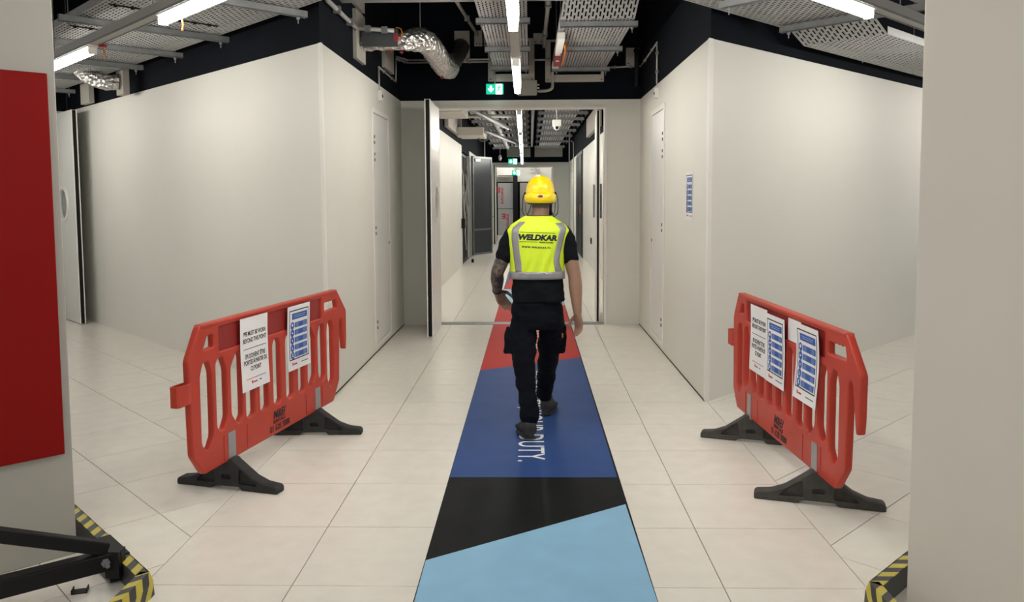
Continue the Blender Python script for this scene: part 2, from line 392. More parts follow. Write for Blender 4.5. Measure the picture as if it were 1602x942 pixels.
# ------------------------------------------------------------------ doors
def leaf_door(name, loc, rz, L, Hh, label, port=True, thick=.07, face=1):
    # leaf along local X from 0..L, thickness towards -Y*face
    t = empty(name, loc, rz, label=label, kind='structure')
    y0, y1 = (0, thick)
    out = [(0, .008), (L, .008), (L, Hh), (0, Hh)]
    th = [2*pi*k/28 for k in range(28)]
    holes = [[(L*.53+.175*cos(a), 1.575+.20*sin(a)) for a in th]] if port else []
    me = plate(out, holes, thick-.02, 0)
    obj('door_leaf', me, 'door', t, loc=(0, thick/2, 0))
    bm = nb(); box(bm, -.004, .006, thick/2-.022, thick/2+.022, .012, Hh-.006)
    obj('edge_seal', bm, 'black', t)
    bm = nb(); box(bm, -.012, 0.0, 0, .012, .008, Hh); box(bm, -.012, 0, thick-.012, thick, .008, Hh)
    obj('edge_strip', bm, 'trim', t)
    if port:
        for s in (0, 1):
            yy = thick/2-(thick/2-.004) if s == 0 else thick/2+(thick/2-.004)
            me = plate([(L*.53+.225*cos(a), 1.575+.245*sin(a)) for a in th], [[(L*.53+.172*cos(a), 1.575+.195*sin(a)) for a in th]], .016, .004)
            obj('porthole_ring', me, 'trim', t, loc=(0, yy, 0))
        me = plate([(L*.53+.176*cos(a), 1.575+.2*sin(a)) for a in th], [], .012)
        obj('porthole_glass', me, 'glass', t, loc=(0, thick/2, 0))
    return t
d = leaf_door('door_1', (-1.145, 9.33, 0), pi/2, .96, 2.765, 'white door leaf with a round porthole folded open towards the camera')
# rotate: local X -> +y, thickness (local +Y) -> -x
x, y = AC(10.98+.50, 3.13)
d = leaf_door('door_2', (*AC(11.48, 3.20), 0), radians(135), 1.0, 2.79, 'white door leaf with an oval porthole open against the far left wall')
# right hand leaf, opened away
d = leaf_door('door_3', (.895, 10.47, 0), radians(87.0), .95, 2.74, 'right door leaf folded back beyond the doorway', port=False, thick=.05)
bm = nb(); 
box(bm, .55, .60, .05, .075, 1.35, 1.80)
obj('pull_handle', bm, 'steel', d)
bm = nb(); box(bm, .12, .15, -.03, 0, 1.35, 1.80)
obj('pull_handle', bm, 'steel', d)

def access_door(name, x, y0, y1, z0, z1, s, label, hz):
    # s=+1: wall faces +x
    t = empty(name, (x, (y0+y1)/2, z0), label=label, kind='structure'); w2 = (y1-y0)/2; h = z1-z0
    def bx(bm, a, b, c, d_, e, f):
        return box(bm, min(s*a, s*b), max(s*a, s*b), c, d_, e, f)
    bm = nb(); f = .055
    bx(bm, 0, .012, -w2, -w2+f, 0, h); bx(bm, 0, .012, w2-f, w2, 0, h); bx(bm, 0, .012, -w2+f, w2-f, h-f, h); bx(bm, 0, .012, -w2+f, w2-f, 0, f)
    obj('door_frame', bm, 'trim', t, bevel=.002)
    bm = nb(); bx(bm, 0, .002, -w2+f, w2-f, f, h-f); obj('rebate', bm, 'joint', t)
    bm = nb(); bx(bm, .0, .009, -w2+f+.006, w2-f-.006, f+.006, h-f-.006); obj('door_leaf', bm, 'door', t, bevel=.002)
    hy = -w2+f+.01
    for zz in hz:
        bm = nb()
        for dz in (-.045, .015): bx(bm, .009, .020, hy-.004, hy+.022, zz+dz, zz+dz+.03)
        obj('hinge', bm, 'steel', t)
    bm = nb(); bx(bm, .009, .014, w2-f-.05, w2-f-.03, h*.42, h*.42+.03); obj('lock', bm, 'darksteel', t)
    return t
access_door('door_4', XL, 8.36, 9.33, .045, 2.58, 1, 'narrow white service door in the left corridor wall', (.25, 1.25, 2.02, 2.20))
access_door('door_5', XR, 8.40, 9.30, .06, 2.60, -1, 'narrow white service door in the right corridor wall', (.25, 1.25, 2.02, 2.20))

# far dark doors
d6 = empty('door_6', (-1.56, 21.6, 0), radians(62), label='dark grey glazed metal door standing open at the left of the far corridor', kind='structure')
bm = nb(); L6 = 1.0
for a in ((0, .05, 0.06, 2.72), (L6-.05, L6, .06, 2.72)): box(bm, a[0], a[1], -.025, .025, a[2], a[3])
for z in (.06, .72, 2.67): box(bm, 0, L6, -.025, .025, z, z+.05)
obj('door_frame', bm, 'steel', d6)
obj('door_panel', box(nb(), .05, L6-.05, -.012, .012, .11, .72), 'darksteel', d6)
obj('door_panel', box(nb(), .05, L6-.05, -.012, .012, .77, 2.67), 'darksteel', d6)
bm = nb(); cyl(bm, (L6-.03, -.03, 1.08), (L6-.03, -.08, 1.08), .012); cyl(bm, (L6-.03, -.08, 1.08), (L6-.17, -.08, 1.08), .012)
obj('door_handle', bm, 'steel', d6)
bm = nb(); box(bm, .1, .35, -.05, -.025, 2.58, 2.65); obj('door_closer', bm, 'trim', d6)
# dark cabinets in recess
t = empty('service_cabinet', (-1.9, 20.3, 0), label='tall black cabinet frame with cables inside the dark left recess', cat='cabinet')
bm = nb()
for yy in (-.85, -.4, .1, .6, .95): box(bm, .18, .23, yy-.03, yy+.03, 0, 2.7)
for zz in (0, .9, 1.7, 2.64): box(bm, .18, .22, -.88, .98, zz, zz+.06)
obj('frame', bm, 'darksteel', t)
obj('back_panel', box(nb(), .02, .06, -.9, 1.0, 0, 2.7), 'black', t)
for k, (yy, zz) in enumerate(((-.7, 2.3), (-.3, 1.9), (.3, 2.2), (.8, 2.4), (-.1, 1.3))):
    bm = nb(); tube(bm, smoothpath([(.24, yy, zz), (.26, yy+.1, zz-.25), (.25, yy+.02, zz-.6), (.27, yy+.12, zz-1.0)]), .018, 6); obj('cable', bm, 'cond', t)
t = empty('wall_box', (XL+.02, 19.15, 1.0), label='small black box fixed at the edge of the dark left recess', cat='box')
obj('box_body', box(nb(), -.02, .06, -.12, .12, -.11, .12), 'black', t); obj('box_lid', box(nb(), .06, .07, -.1, .1, -.09, .1), 'darksteel', t)
d7 = empty('door_7', (XR, 22.7, 0), label='dark grey service door in the right wall of the far corridor', kind='structure')
bm = nb(); box(bm, -.03, .08, -1.3, 1.3, 0, 2.85); obj('door_frame', bm, 'darksteel', d7)
for (a, b) in ((-1.2, -.05), (.05, 1.2)): obj('door_leaf', box(nb(), -.045, -.03, a, b, .05, 2.75), 'black', d7)
obj('door_handle', box(nb(), -.09, -.045, -.35, -.15, 1.1, 1.35), 'darksteel', d7)
obj('warning_sticker', box(nb(), -.05, -.045, -.9, -.6, 1.15, 1.4), 'orange', d7)
# far white leaf with porthole
leaf_door('door_8', (-1.20, 27.5, 0), radians(92), 1.0, 2.7, 'white leaf with porthole at the far doorway')
# far room contents
t = empty('wrapped_panel', (-1.06, 34.0, 0), label='tall silver wrapped panel with red lettering in the far room', cat='panel')
obj('upper_sheet', box(nb(), -.32, .32, -.05, 0, 1.12, 2.2), 'silverwrap', t); obj('lower_sheet', box(nb(), -.32, .32, -.05, 0, 0, 1.10), 'silverwrap', t)
for zc, xx in ((1.65, -.12), (.55, .1)):
    obj('lettering', text('mercury', .20, .002, .004, T=Matrix.Translation((xx, -.055, zc)) @ Matrix.Rotation(pi/2, 4, 'Y') @ XZ), 'redink', t)
    obj('lettering', text('m', .30, .002, .01, T=Matrix.Translation((xx-.15, -.055, zc+.25)) @ Matrix.Rotation(pi/2, 4, 'Y') @ XZ), 'redink', t)
t = empty('metal_door', (.05, 34.1, 0), label='grey steel door in the far room behind the black post', cat='door')
obj('door_leaf', box(nb(), -.50, .6, -.06, 0, 0, 2.2), 'box', t); obj('handle', box(nb(), -.46, -.42, -.1, -.06, 1.0, 1.15), 'steel', t)
obj('black_post', box(nb(), -.73, -.54, 33.6, 33.8, 0, 2.6), 'black', label='black post between the silver panel and the grey door', cat='post')
t = empty('wall_cabinet', (-1.05, 34.0, 2.45), label='white air conditioning unit high on the far room wall', cat='air conditioner')
obj('casing', box(nb(), -.35, .35, -.25, 0, 0, .4), 'trim', t); obj('air_slot', box(nb(), -.32, .32, -.256, -.25, .02, .06), 'darksteel', t)
obj('upright_post', box(nb(), .76, .775, 29.5, 29.53, 0.0, 2.66), 'black', label='thin black upright inside the far doorway', cat='post')
obj('bent_pipe', tube(tube(nb(), smoothpath([(.2, 33.9, 3.3), (.25, 33.9, 2.75), (.35, 33.9, 2.4), (.5, 33.9, 2.2)]), .05, 8), [(.0, 33.8, 2.75), (.4, 33.8, 2.75)], .03, 8), 'cond', label='bent grey pipes on the far room wall above the helmet', cat='pipe')

# ------------------------------------------------------------------ floor runner
t = empty('floor_runner', (0, 4, 0), label='long vinyl floor runner in light blue, black, blue and red panels', cat='carpet')
RL, RR = -.482, .50
def seg(name, m, pts, lab):
    bm = nb(); prism(bm, [(x, y-4) for x, y in pts], .0015, .0048); obj(name, bm, m, t, label=lab)
obj('underlay', prism(nb(), [(RL-.004, -2.5), (RR+.012, -2.5), (RR+.010, 25), (RL-.004, 25)], .0004, .0016), 'c_black', t)
g = .0015
seg('panel', 'c_light', [(RL+.01, 1.5), (RR+.022, 1.5), (RR, 4.212-g), (RL, 3.536-g)], 'light blue panel nearest the camera')
seg('panel', 'c_black', [(RL, 3.536+g), (RR, 4.212+g), (RR, 4.62-g), (RL, 4.616-g)], 'black panel')
seg('panel', 'c_blue', [(RL, 4.616+g), (RR, 4.62+g), (RR, 8.133-g), (RL, 7.532-g)], 'royal blue panel under the worker')
seg('panel', 'c_red', [(RL, 7.532+g), (RR, 8.133+g), (RR, 12.09-g), (RL, 12.09-g)], 'red panel at the doorway')
seg('panel', 'c_light', [(RL, 12.09+g), (RR, 12.09+g), (RR, 13.1-g), (RL, 13.1-g)], 'light blue panel beyond the doorway')
seg('panel', 'c_light', [(RL, 13.1+g), (RR, 13.1+g), (RR, 14.18-g), (RL, 14.18-g)], 'second light blue panel beyond the doorway')
seg('panel', 'c_red', [(RL, 14.18+g), (RR, 14.18+g), (RR, 17.4-g), (-.36, 17.4-g)], 'second red panel')
seg('panel', 'c_blue', [(RL, 14.3), (-.365, 17.4-g), (RL, 17.4-g)], 'thin blue wedge')
seg('panel', 'c_blue', [(-.34, 17.4+g), (RR, 17.4+g), (RR, 22), (RL+.05, 22)], 'second blue panel')
seg('panel', 'c_red', [(RL, 17.4+g), (-.35, 17.4+g), (RL+.04, 22), (RL, 22)], 'thin red wedge')
seg('panel', 'c_light', [(RL, 22), (RR, 22), (RR, 29), (RL, 29)], 'farthest light blue panel')
# lettering runs towards the camera, tops of the letters to the right
def floor_text(s, y0, y1, x0, x1, m='white', bold=.004):
    me = text(s, 1.0, .0003, 0, align='LEFT')
    xs = [v.co.x for v in me.vertices]; ys = [v.co.y for v in me.vertices]
    ax, bx_, ay, by = min(xs), max(xs), min(ys), max(ys)
    for v in me.vertices:
        u = (v.co.x-ax)/(bx_-ax); w_ = (v.co.y-ay)/(by-ay)
        v.co = Vector((x0+w_*(x1-x0), y1-u*(y1-y0)-4, .0056+v.co.z))
    o = obj('lettering', me, m, t, label='white lettering'); return o
floor_text('YOUR SAFETY, YOUR DUTY.', 4.90, 7.50, -.115, .085)
floor_text('SAFE ZONE', 8.55, 9.75, -.06, .14)

# ------------------------------------------------------------------ crowd barriers
def slot(cx, w, z0, z1): return rpoly([(cx-w/2, z0+.02), (cx-w/4, z0), (cx+w/4, z0), (cx+w/2, z0+.02), (cx+w/2, z1-.035), (cx+w/5, z1), (cx-w/5, z1), (cx-w/2, z1-.035)], .025, 3)
OUT = rpoly([(-.80, .165), (.79, .165), (.895, .30), (.912, .725), (.935, .765), (.958, .73), (.985, .585), (1.0, .51), (1.022, .51), (1.032, .585), (1.036, .80), (.895, .955), (.875, .972), (-.79, .972), (-.81, .955), (-.905, .80), (-.89, .29)], .018, 3)
HOLES = []
for s in (-1, 1):
    HOLES.append(rpoly([(s*.81, .33), (s*.77, .285), (s*.745, .285), (s*.70, .35), (s*.70, .70), (s*.73, .77), (s*.78, .77), (s*.81, .70)], .02, 3))
    HOLES.append(rpoly([(s*.665, .385), (s*.64, .355), (s*.60, .355), (s*.56, .42), (s*.56, .69), (s*.595, .768), (s*.64, .768), (s*.665, .74)], .02, 3))
    HOLES.append(rpoly([(s*.52, .42), (s*.465, .352), (s*.44, .352), (s*.405, .385), (s*.405, .735), (s*.43, .768), (s*.46, .768), (s*.52, .69)], .02, 3))
for cx in (-.32, -.165, -.005, .155, .315): HOLES.append(slot(cx, .098, .348, .772))
HOLES.append(rpoly([(-.735, .908), (-.68, .908), (-.675, .838), (-.775, .834)], .014, 3))
top = [(.885, .842), (.868, .905)]
for k in range(5): top += [(.845-.036*k, .908), (.828-.036*k, .898)]
HOLES.append(rpoly([(.672, .836)]+top+[(.672, .90)], .008, 2))
REC = rpoly([(-.628, .80), (.632, .80), (.632, .940), (-.628, .940)], .01, 2)
FOOT = rpoly([(-.33, 0), (-.10, 0), (-.085, .018), (.085, .018), (.10, 0), (.33, 0), (.33, .03), (.318, .042), (.24, .052), (.17, .080), (.06, .160), (.04, .178), (-.04, .178), (-.06, .160), (-.17, .080), (-.24, .052), (-.318, .042), (-.33, .03)], .008, 2)
POCK = [rpoly([(s*.075, .035), (s*.20, .032), (s*.175, .062), (s*.085, .125)], .012, 2) for s in (-1, 1)]
panel_me = plate(OUT, HOLES+[REC], .040, .007)
rec_me = plate(REC, [], .016)
foot_me = plate(FOOT, POCK+[rpoly([(-.03, .06), (.03, .06), (.03, .085), (-.03, .085)], .008, 2)], .075, .006); web_me = plate(rpoly([(-.21, .02), (.21, .02), (.18, .07), (.07, .15), (-.07, .15), (-.18, .07)], .005), [], .030)
print('barrier mats', len(panel_me.materials))
def barrier(loc, rz, f1, f2, footmat, label, reccol):
    t = empty('crowd_barrier', (*loc, 0), rz, label=label, cat='barrier', group='red plastic barriers beside the runner')
    p = obj('barrier_panel', panel_me.copy(), 'red', t)
    obj('recessed_panel', rec_me.copy(), reccol, t, label='darker red reflective strip' if reccol == 'darkred' else None)
    obj('top_rail', box(nb(), -.79, .875, -.026, .026, .953, .975), 'red', t, bevel=.008)
    for x in (-.755, -.42, 0.0, .42, .755):
        pass
    for x in (-.61, .61, -.37, .37): obj('moulded_rib', box(nb(), x-.003, x+.003, -.023, -.018, .18, .325), 'red', t)
    # coupling loop at the left end
    bm = nb(); c = [(-.895, -.022), (-.93, -.028), (-1.0, -.028), (-1.012, -.018), (-1.012, .018), (-1.0, .028), (-.93, .028), (-.895, .022), (-.895, .014), (-.93, .019), (-.998, .019), (-1.004, .014), (-1.004, -.014), (-.998, -.019), (-.93, -.019), (-.895, -.014)]
    n = 8
    oc = c[:8]; ic = c[8:][::-1]
    for z0, z1 in ((.58, .688),):
        lo = [bm.verts.new((x, y, z0)) for x, y in oc]; hi = [bm.verts.new((x, y, z1)) for x, y in oc]
        lo2 = [bm.verts.new((x, y, z0)) for x, y in ic]; hi2 = [bm.verts.new((x, y, z1)) for x, y in ic]
        for i in range(7):
            bm.faces.new((lo[i], lo[i+1], hi[i+1], hi[i])); bm.faces.new((lo2[i], hi2[i], hi2[i+1], lo2[i+1]))
            bm.faces.new((hi[i], hi[i+1], hi2[i+1], hi2[i])); bm.faces.new((lo[i], lo2[i], lo2[i+1], lo[i+1]))
    obj('coupling_loop', bm, 'red', t)
    for x in (-.535, .535):
        obj('reflective_strip', box(nb(), x-.036, x+.036, -.0235, .0235, .160, .325), 'reflect', t, label='grey strip above a foot')
    for fx, fr in (f1, f2):
        f = obj('foot', foot_me.copy(), footmat, t, loc=(fx, 0, 0), rz=fr, label='dark rubber foot')
        obj('foot_web', web_me.copy(), footmat, f)
    m1 = text('M&E/', .072, .0004, .0016, .3, xs=.95, T=Matrix.Translation((-.0, -.0212, .288)) @ XZ)
    obj('lettering', m1, 'ink', t, label='black lettering M&E/')
    m2 = text('RENTALS', .032, .0004, .0006, .2, xs=1.15, T=Matrix.Translation((.0, -.0212, .246)) @ XZ)
    obj('lettering', m2, 'ink', t)
    m3 = text('01 628 3888', .055, .0004, .0008, 0, xs=.90, T=Matrix.Translation((.01, -.0212, .205)) @ XZ)
    obj('lettering', m3, 'ink', t, label='black telephone number')
    return t
# left barrier: local +X runs away from the camera, visible face -Y local
dL = Vector((.1986, .9801)); aL = atan2(dL.y, dL.x)
BL = barrier((-1.617, 4.983), aL, (-.535, radians(-15)-aL), (.525, radians(1)-aL), 'blackrub', 'red plastic barrier on the left of the runner with black feet', 'darkred')
dR = Vector((.0556, -.9985)); aR = atan2(dR.y, dR.x)
BR = barrier((1.5035, 4.796), aR, (.549, radians(-17)-aR), (-.549, radians(-19.6)-aR), 'greyrub', 'red plastic barrier on the right of the runner with dusty grey feet', 'darkred')
obj('reflective_patch', box(nb(), .10, .29, -.0105, -.0085, .805, .935), 'paper', BR, label='pale grey patch')

# ------------------------------------------------------------------ posters
def wavefn(amp, ph): return lambda x, z: amp*sin(z*9+ph)*(1-.3*x)
def sheet(bm, x0, x1, z0, z1, yo, fn, nx=6, nz=14):
    V = [[bm.verts.new((x0+(x1-x0)*i/nx, yo+fn(x0+(x1-x0)*i/nx, z0+(z1-z0)*k/nz), z0+(z1-z0)*k/nz)) for i in range(nx+1)] for k in range(nz+1)]
    for k in range(nz):
        for i in range(nx): bm.faces.new((V[k][i], V[k][i+1], V[k+1][i+1], V[k+1][i]))
def bend(me, fn, yo):
    for v in me.vertices: v.co.y = yo+fn(v.co.x, v.co.z)
    return me
def disc(bm, cx, cz, r, yo, fn, n=16, sx=1):
    bm.faces.new([bm.verts.new((cx+r*cos(2*pi*k/n)*sx, yo+fn(cx+r*cos(2*pi*k/n)*sx, cz+r*sin(2*pi*k/n)), cz+r*sin(2*pi*k/n))) for k in range(n)])
def paper(t, w, h, fn):
    bm = nb(); sheet(bm, -w/2, w/2, -h/2, h/2, 0, fn)
    o = obj('paper', bm, 'paper', t); s = o.modifiers.new('s', 'SOLIDIFY'); s.thickness = .0008; s.offset = -1
def ppe_poster(loc, rz, label, w=.30, h=.42, fn=lambda x, z: 0, group='blue protective equipment posters'):
    t = empty('safety_poster', loc, rz, label=label, cat='poster', group=group); paper(t, w, h, fn)
    y1, y2, y3 = -.0016, -.0022, -.003
    bm = nb(); b = .007; X = w/2-.022; Zt = h/2-.028; Zb = -h/2+.065
    for a in ((-X, X, Zt-b, Zt), (-X, X, Zb, Zb+b), (-X, -X+b, Zb, Zt), (X-b, X, Zb, Zt)): sheet(bm, *a, y1, fn, 3, 10)
    obj('border', bm, 'ink', t)
    bm = nb(); hh = (Zt-Zb); sheet(bm, -X+.035, X-.02, Zt-.062, Zt-.022, y1, fn, 4, 4)
    rows = [Zt-.062-.014-(k+.5)*(hh-.062-.02)/5 for k in range(5)]
    for zc in rows:
        sheet(bm, -X+.075, X-.02, zc-.017, zc+.017, y1, fn, 4, 3); disc(bm, -X+.042, zc, .025, y1, fn)
    obj('blue_print', bm, 'blueink', t)
    bm = nb()
    sheet(bm, -X+.055, X-.045, Zt-.038, Zt-.034, y2, fn, 2, 1); sheet(bm, -X+.065, X-.055, Zt-.05, Zt-.046, y2, fn, 2, 1)
    for zc in rows:
        for k in range(4):
            sheet(bm, -X+.088, -X+.125, zc+.009-k*.007, zc+.0115-k*.007, y2, fn, 1, 1)
            sheet(bm, X-.075, X-.035, zc+.009-k*.007, zc+.0115-k*.007, y2, fn, 1, 1)
    obj('fine_print', bm, 'paleink', t)
    bm = nb()
    for k, zc in enumerate(rows):
        cx = -X+.042
        if k == 0: disc(bm, cx, zc+.004, .010, y2, fn)
        elif k == 1: sheet(bm, cx-.011, cx+.011, zc-.003, zc+.005, y2, fn, 1, 1)
        elif k == 2: disc(bm, cx, zc, .009, y2, fn, 16, .6)
        elif k == 3: sheet(bm, cx-.008, cx-.002, zc-.009, zc+.010, y2, fn, 1, 1); sheet(bm, cx-.002, cx+.009, zc-.009, zc-.004, y2, fn, 1, 1)
        else: disc(bm, cx, zc+.008, .006, y2, fn); sheet(bm, cx-.007, cx+.007, zc-.010, zc+.001, y2, fn, 1, 1)
    obj('pictogram', bm, 'white', t)
    bm = nb(); sheet(bm, -X+.03, -X+.045, -h/2+.030, -h/2+.05, y1, fn, 1, 1); sheet(bm, -X+.05, -X+.095, -h/2+.032, -h/2+.042, y1, fn, 1, 1)
    obj('red_logo', bm, 'redink', t)
    bm = nb(); sheet(bm, 0.02, X-.01, -h/2+.034, -h/2+.039, y1, fn, 1, 1); obj('small_print', bm, 'ink', t)
    return t
def notice(loc, rz, label, w=.31, h=.43, fn=lambda x, z: 0):
    t = empty('paper_notice', loc, rz, label=label, cat='notice', group='white paper notices on the barriers'); paper(t, w, h, fn)
    bm = nb()
    for s, z, sz in (('PPE MUST BE WORN', .118, .036), ('BEYOND THIS POINT', .078, .036), ('EPI DOIVENT ÊTRE', -.015, .036), ('PORTÉS À PARTIR DE', -.052, .036), ('CE POINT', -.092, .036)):
        addmesh(bm, bend(text(s, sz, 0, .0009, xs=.74, T=Matrix.Translation((.004, 0, z)) @ XZ), fn, -.0018))
    obj('lettering', bm, 'ink', t)
    bm = nb(); sheet(bm, -.125, .13, .028, .0315, -.0016, fn, 4, 1); obj('rule', bm, 'ink', t)
    bm = nb(); sheet(bm, -.105, .0, -.1505, -.147, -.0016, fn, 2, 1); sheet(bm, -.05, -.035, -.18, -.163, -.0016, fn, 1, 1); sheet(bm, -.03, .012, -.178, -.170, -.0016, fn, 1, 1); obj('red_logo', bm, 'redink', t)
    bm = nb(); sheet(bm, .0, .11, -.1505, -.147, -.0016, fn, 2, 1); sheet(bm, .035, .06, -.176, -.169, -.0016, fn, 1, 1); obj('blue_rule', bm, 'blueink', t)
    return t
def on_barrier(B, u, v, off=-.0245):
    p = B.location + Matrix.Rotation(B.rotation_euler.z, 3, 'Z') @ Vector((u, off, v)); return tuple(p)
notice(on_barrier(BL, -.281, .735, -.033), aL, 'white paper notice in English and French taped to the left barrier', .305, .43, wavefn(.004, 1))
ppe_poster(on_barrier(BL, .268, .735, -.033), aL, 'blue protective equipment poster taped to the left barrier', .305, .42, wavefn(.005, 2))
notice(on_barrier(BR, -.345, .72, -.033), aR, 'white paper notice in English and French on the right barrier, half covered by a poster', .31, .43, wavefn(.004, 1))
ppe_poster(on_barrier(BR, -.035, .712, -.037), aR, 'blue protective equipment poster overlapping the notice on the right barrier', .305, .42, wavefn(.004, 2))
ppe_poster(on_barrier(BR, .437, .728, -.040), aR, 'wavy blue protective equipment poster alone at the near end of the right barrier', .31, .42, wavefn(.010, 1.2))
ppe_poster((XR-.003, 7.078, 1.642), -pi/2, 'blue protective equipment poster stuck on the right corridor wall', .30, .42)

# ------------------------------------------------------------------ hazard guards and steel brace
def hguard(name, corner, adir, L, side, label):
    t = empty(name, (*corner, 0), 0, label=label, cat='floor guard')
    # limb 1 along diagonal, inside of the frame towards the pillar
    d = Vector(adir).normalized(); n = Vector((-d.y, d.x))*side; ang = atan2(d.y, d.x)
    s = side
    hh = .098
    bm = nb(); box(bm, 0, L, min(0, s*.052), max(0, s*.052), hh-.004, hh); box(bm, 0, L, min(0, s*.004), max(0, s*.004), 0, hh)
    o = obj('striped_capping', bm, 'hazard', t, rz=ang)
    bm = nb(); box(bm, 0, L, min(s*.044, s*.050), max(s*.044, s*.050), 0, hh-.005); obj('steel_upright', bm, 'darksteel', t, rz=ang)
    # limb 2 towards the camera
    bm = nb()
    pr = [(-.040, hh), (0, hh), (.014, .06), (.018, 0), (.012, 0), (-.002, hh-.006), (-.04, hh-.006)]
    lo = [bm.verts.new((0, -s2_*x if False else 0, 0)) for x in ()] if False else None
    L2 = 1.3
    a = [bm.verts.new((0, (x if s > 0 else -x), z)) for x, z in pr]; b = [bm.verts.new((L2, (x if s > 0 else -x), z)) for x, z in pr]
    k = len(pr); bm.faces.new(a); bm.faces.new(b[::-1])
    for i in range(k): bm.faces.new((a[i], b[i], b[(i+1) % k], a[(i+1) % k]))
    obj('striped_capping', bm, 'hazard', t, rz=-pi/2)
    bm = nb(); box(bm, 0, L2, *((-.040, -.034) if s > 0 else (.034, .040)), 0, hh-.006); obj('steel_upright', bm, 'darksteel', t, rz=-pi/2)
    return t
# left: corner (-1.59,3.22), limb 1 along (-1,1); inner side is towards (-1,-1): left of direction (-1,1) is (-1,-1)
HL = hguard('hazard_guard', (-1.592, 3.215), (-1, 1), 1.15, 1, 'low black and yellow striped steel guard at the left pillar foot')
HR = hguard('hazard_guard', (1.352, 3.165), (1, 1), 1.1, -1, 'low black and yellow striped steel guard at the right pillar foot')
bm = nb(); box(bm, .24, .50, -.0015, .058, .098, .104); box(bm, .24, .50, .050, .062, .0, .10); obj('joint_plate', bm, 'black', HL, rz=radians(135))
t = empty('steel_brace', (-1.79, 3.30, 0), label='black square steel brace bolted to the left striped guard', cat='steel brace')
dd = Vector((-.32, -.26, 0)).normalized(); LB = 1.5
bm = nb(); bar(bm, Vector((0, 0, .115))-dd*.03, Vector((0, 0, .115))+dd*LB, .07, .075); obj('lower_bar', bm, 'black', t, bevel=.006)
bm = nb(); bar(bm, Vector((0, 0, .165))+dd*.02, Vector((0, 0, .165))+dd*1.2+Vector((0, 0, .50)), .05, .055); obj('upper_bar', bm, 'black', t, bevel=.006)
bm = nb(); bar(bm, (.01, .0, .04), (.01, 0, .155), .06, .06, (0, 1, 0)); bar(bm, (-.02, .0, .03), (.04, .05, .03), .05, .03); obj('bracket', bm, 'black', t)
nrm = Vector((dd.y, -dd.x, 0))
if nrm.y > 0: nrm = -nrm
bm = nb(); c0 = Vector((-.03, -.02, .12)); cyl(bm, c0+nrm*.03, c0+nrm*.085, .009, 8); cyl(bm, c0+nrm*.035, c0+nrm*.05, .018, 6); obj('bolt', bm, 'steel', t)
t = obj('floor_bracket', box(box(box(nb(), -.028, .028, -.022, .022, 0, .004), -.030, -.026, -.022, .022, 0, .018), .026, .030, -.022, .022, 0, .018), 'black', loc=(-1.90, 3.235, 0), rz=.3, label='small black metal bracket lying on the floor by the left pillar', cat='bracket')

# ------------------------------------------------------------------ ceiling: trays, struts, lights
def ptray(name, origin, rz, L, w, label, pitch=.032, per=.075, rail=.06, z=None, fine=True, group='perforated cable trays under the ceiling'):
    t = empty(name, origin, rz, label=label, cat='cable tray', group=group)
    bm = nb(); n = int(w/pitch); rib = pitch*.62; th = .0015
    for i in range(n+1):
        y = -w/2+i*(w-rib)/n+rib/2
        box(bm, 0, L, y-rib/2, y+rib/2, 0, th)
    for i in range(n):
        y = -w/2+i*(w-rib)/n+rib/2; gy0 = y+rib/2; gy1 = y+(w-rib)/n-rib/2
        x = (per/2 if i % 2 else 0)
        while x < L-.001:
            box(bm, x, min(x+per*.32, L), gy0, gy1, 0, th); x += per
    obj('perforated_base', bm, 'zinc', t)
    for s in (-1, 1): obj('side_rail', box(nb(), 0, L, s*w/2-.001, s*w/2+.001, 0, rail), 'zinc', t)
    return t
def strut(p, q, label, group, zc=HC, rods=(.06, -.06), h=.05, tip=True):
    p = Vector(p); q = Vector(q); t = empty('support_strut', p, atan2(q.y-p.y, q.x-p.x), label=label, cat='support strut', group=group)
    L = (q-p).length
    bm = nb(); box(bm, 0, L, -.02, .02, h-.004, h); box(bm, 0, L, -.022, -.018, 0, h); box(bm, 0, L, .018, .022, 0, h); box(bm, 0, L, -.022, -.012, 0, .005); box(bm, 0, L, .012, .022, 0, .005)
    obj('channel', bm, 'steel', t)
    for r in rods:
        x = r if r > 0 else L+r
        bm = nb(); cyl(bm, (x, 0, -.05), (x, 0, zc-p.z), .005, 6); cyl(bm, (x, 0, -.02), (x, 0, -.005), .014, 6); obj('threaded_rod', bm, 'steel', t)
    return t
tube_bright = []
def light(p, q, label, group='lit linear ceiling lights', m='tube'):
    p = Vector(p); q = Vector(q); t = empty('linear_light', p, atan2(q.y-p.y, q.x-p.x), label=label, cat='ceiling light', group=group); L = (q-p).length
    bm = nb(); tube(bm, [(0, 0, .022), (L, 0, .022)], (.031), 10); obj('diffuser', bm, m, t, smooth=False)
    obj('housing', box(nb(), -.03, L+.03, -.034, .034, .047, .062), 'trim', t)
    obj('end_cap', box(nb(), -.012, 0, -.03, .03, -.006, .05), 'trim', t); obj('end_cap', box(nb(), L, L+.012, -.03, .03, -.006, .05), 'trim', t)
    return t
def trunk(p, q, label):
    p = Vector(p); q = Vector(q); t = empty('lighting_trunking', p, atan2(q.y-p.y, q.x-p.x), label=label, cat='lighting track', group='lighting tracks'); L = (q-p).length
    obj('track_body', box(nb(), 0, L, -.036, .036, .063, .13), 'cond', t); obj('track_lip', box(box(nb(), 0, L, -.040, -.034, .058, .072), 0, L, .034, .040, .058, .072), 'steel', t)
    k = 0
    x = .5
    while x < L:
        bm = nb(); cyl(bm, (x, 0, .13), (x, 0, HC-p.z), .004, 5); obj('hanger_rod', bm, 'steel', t); x += 2.2
    return t
ZT = 2.72
def ctr(y): return -.066-.0078*y
trunk((ctr(1.0), 1.0, ZT), (ctr(8.62), 8.62, ZT), 'lighting track running down the middle of the near corridor')
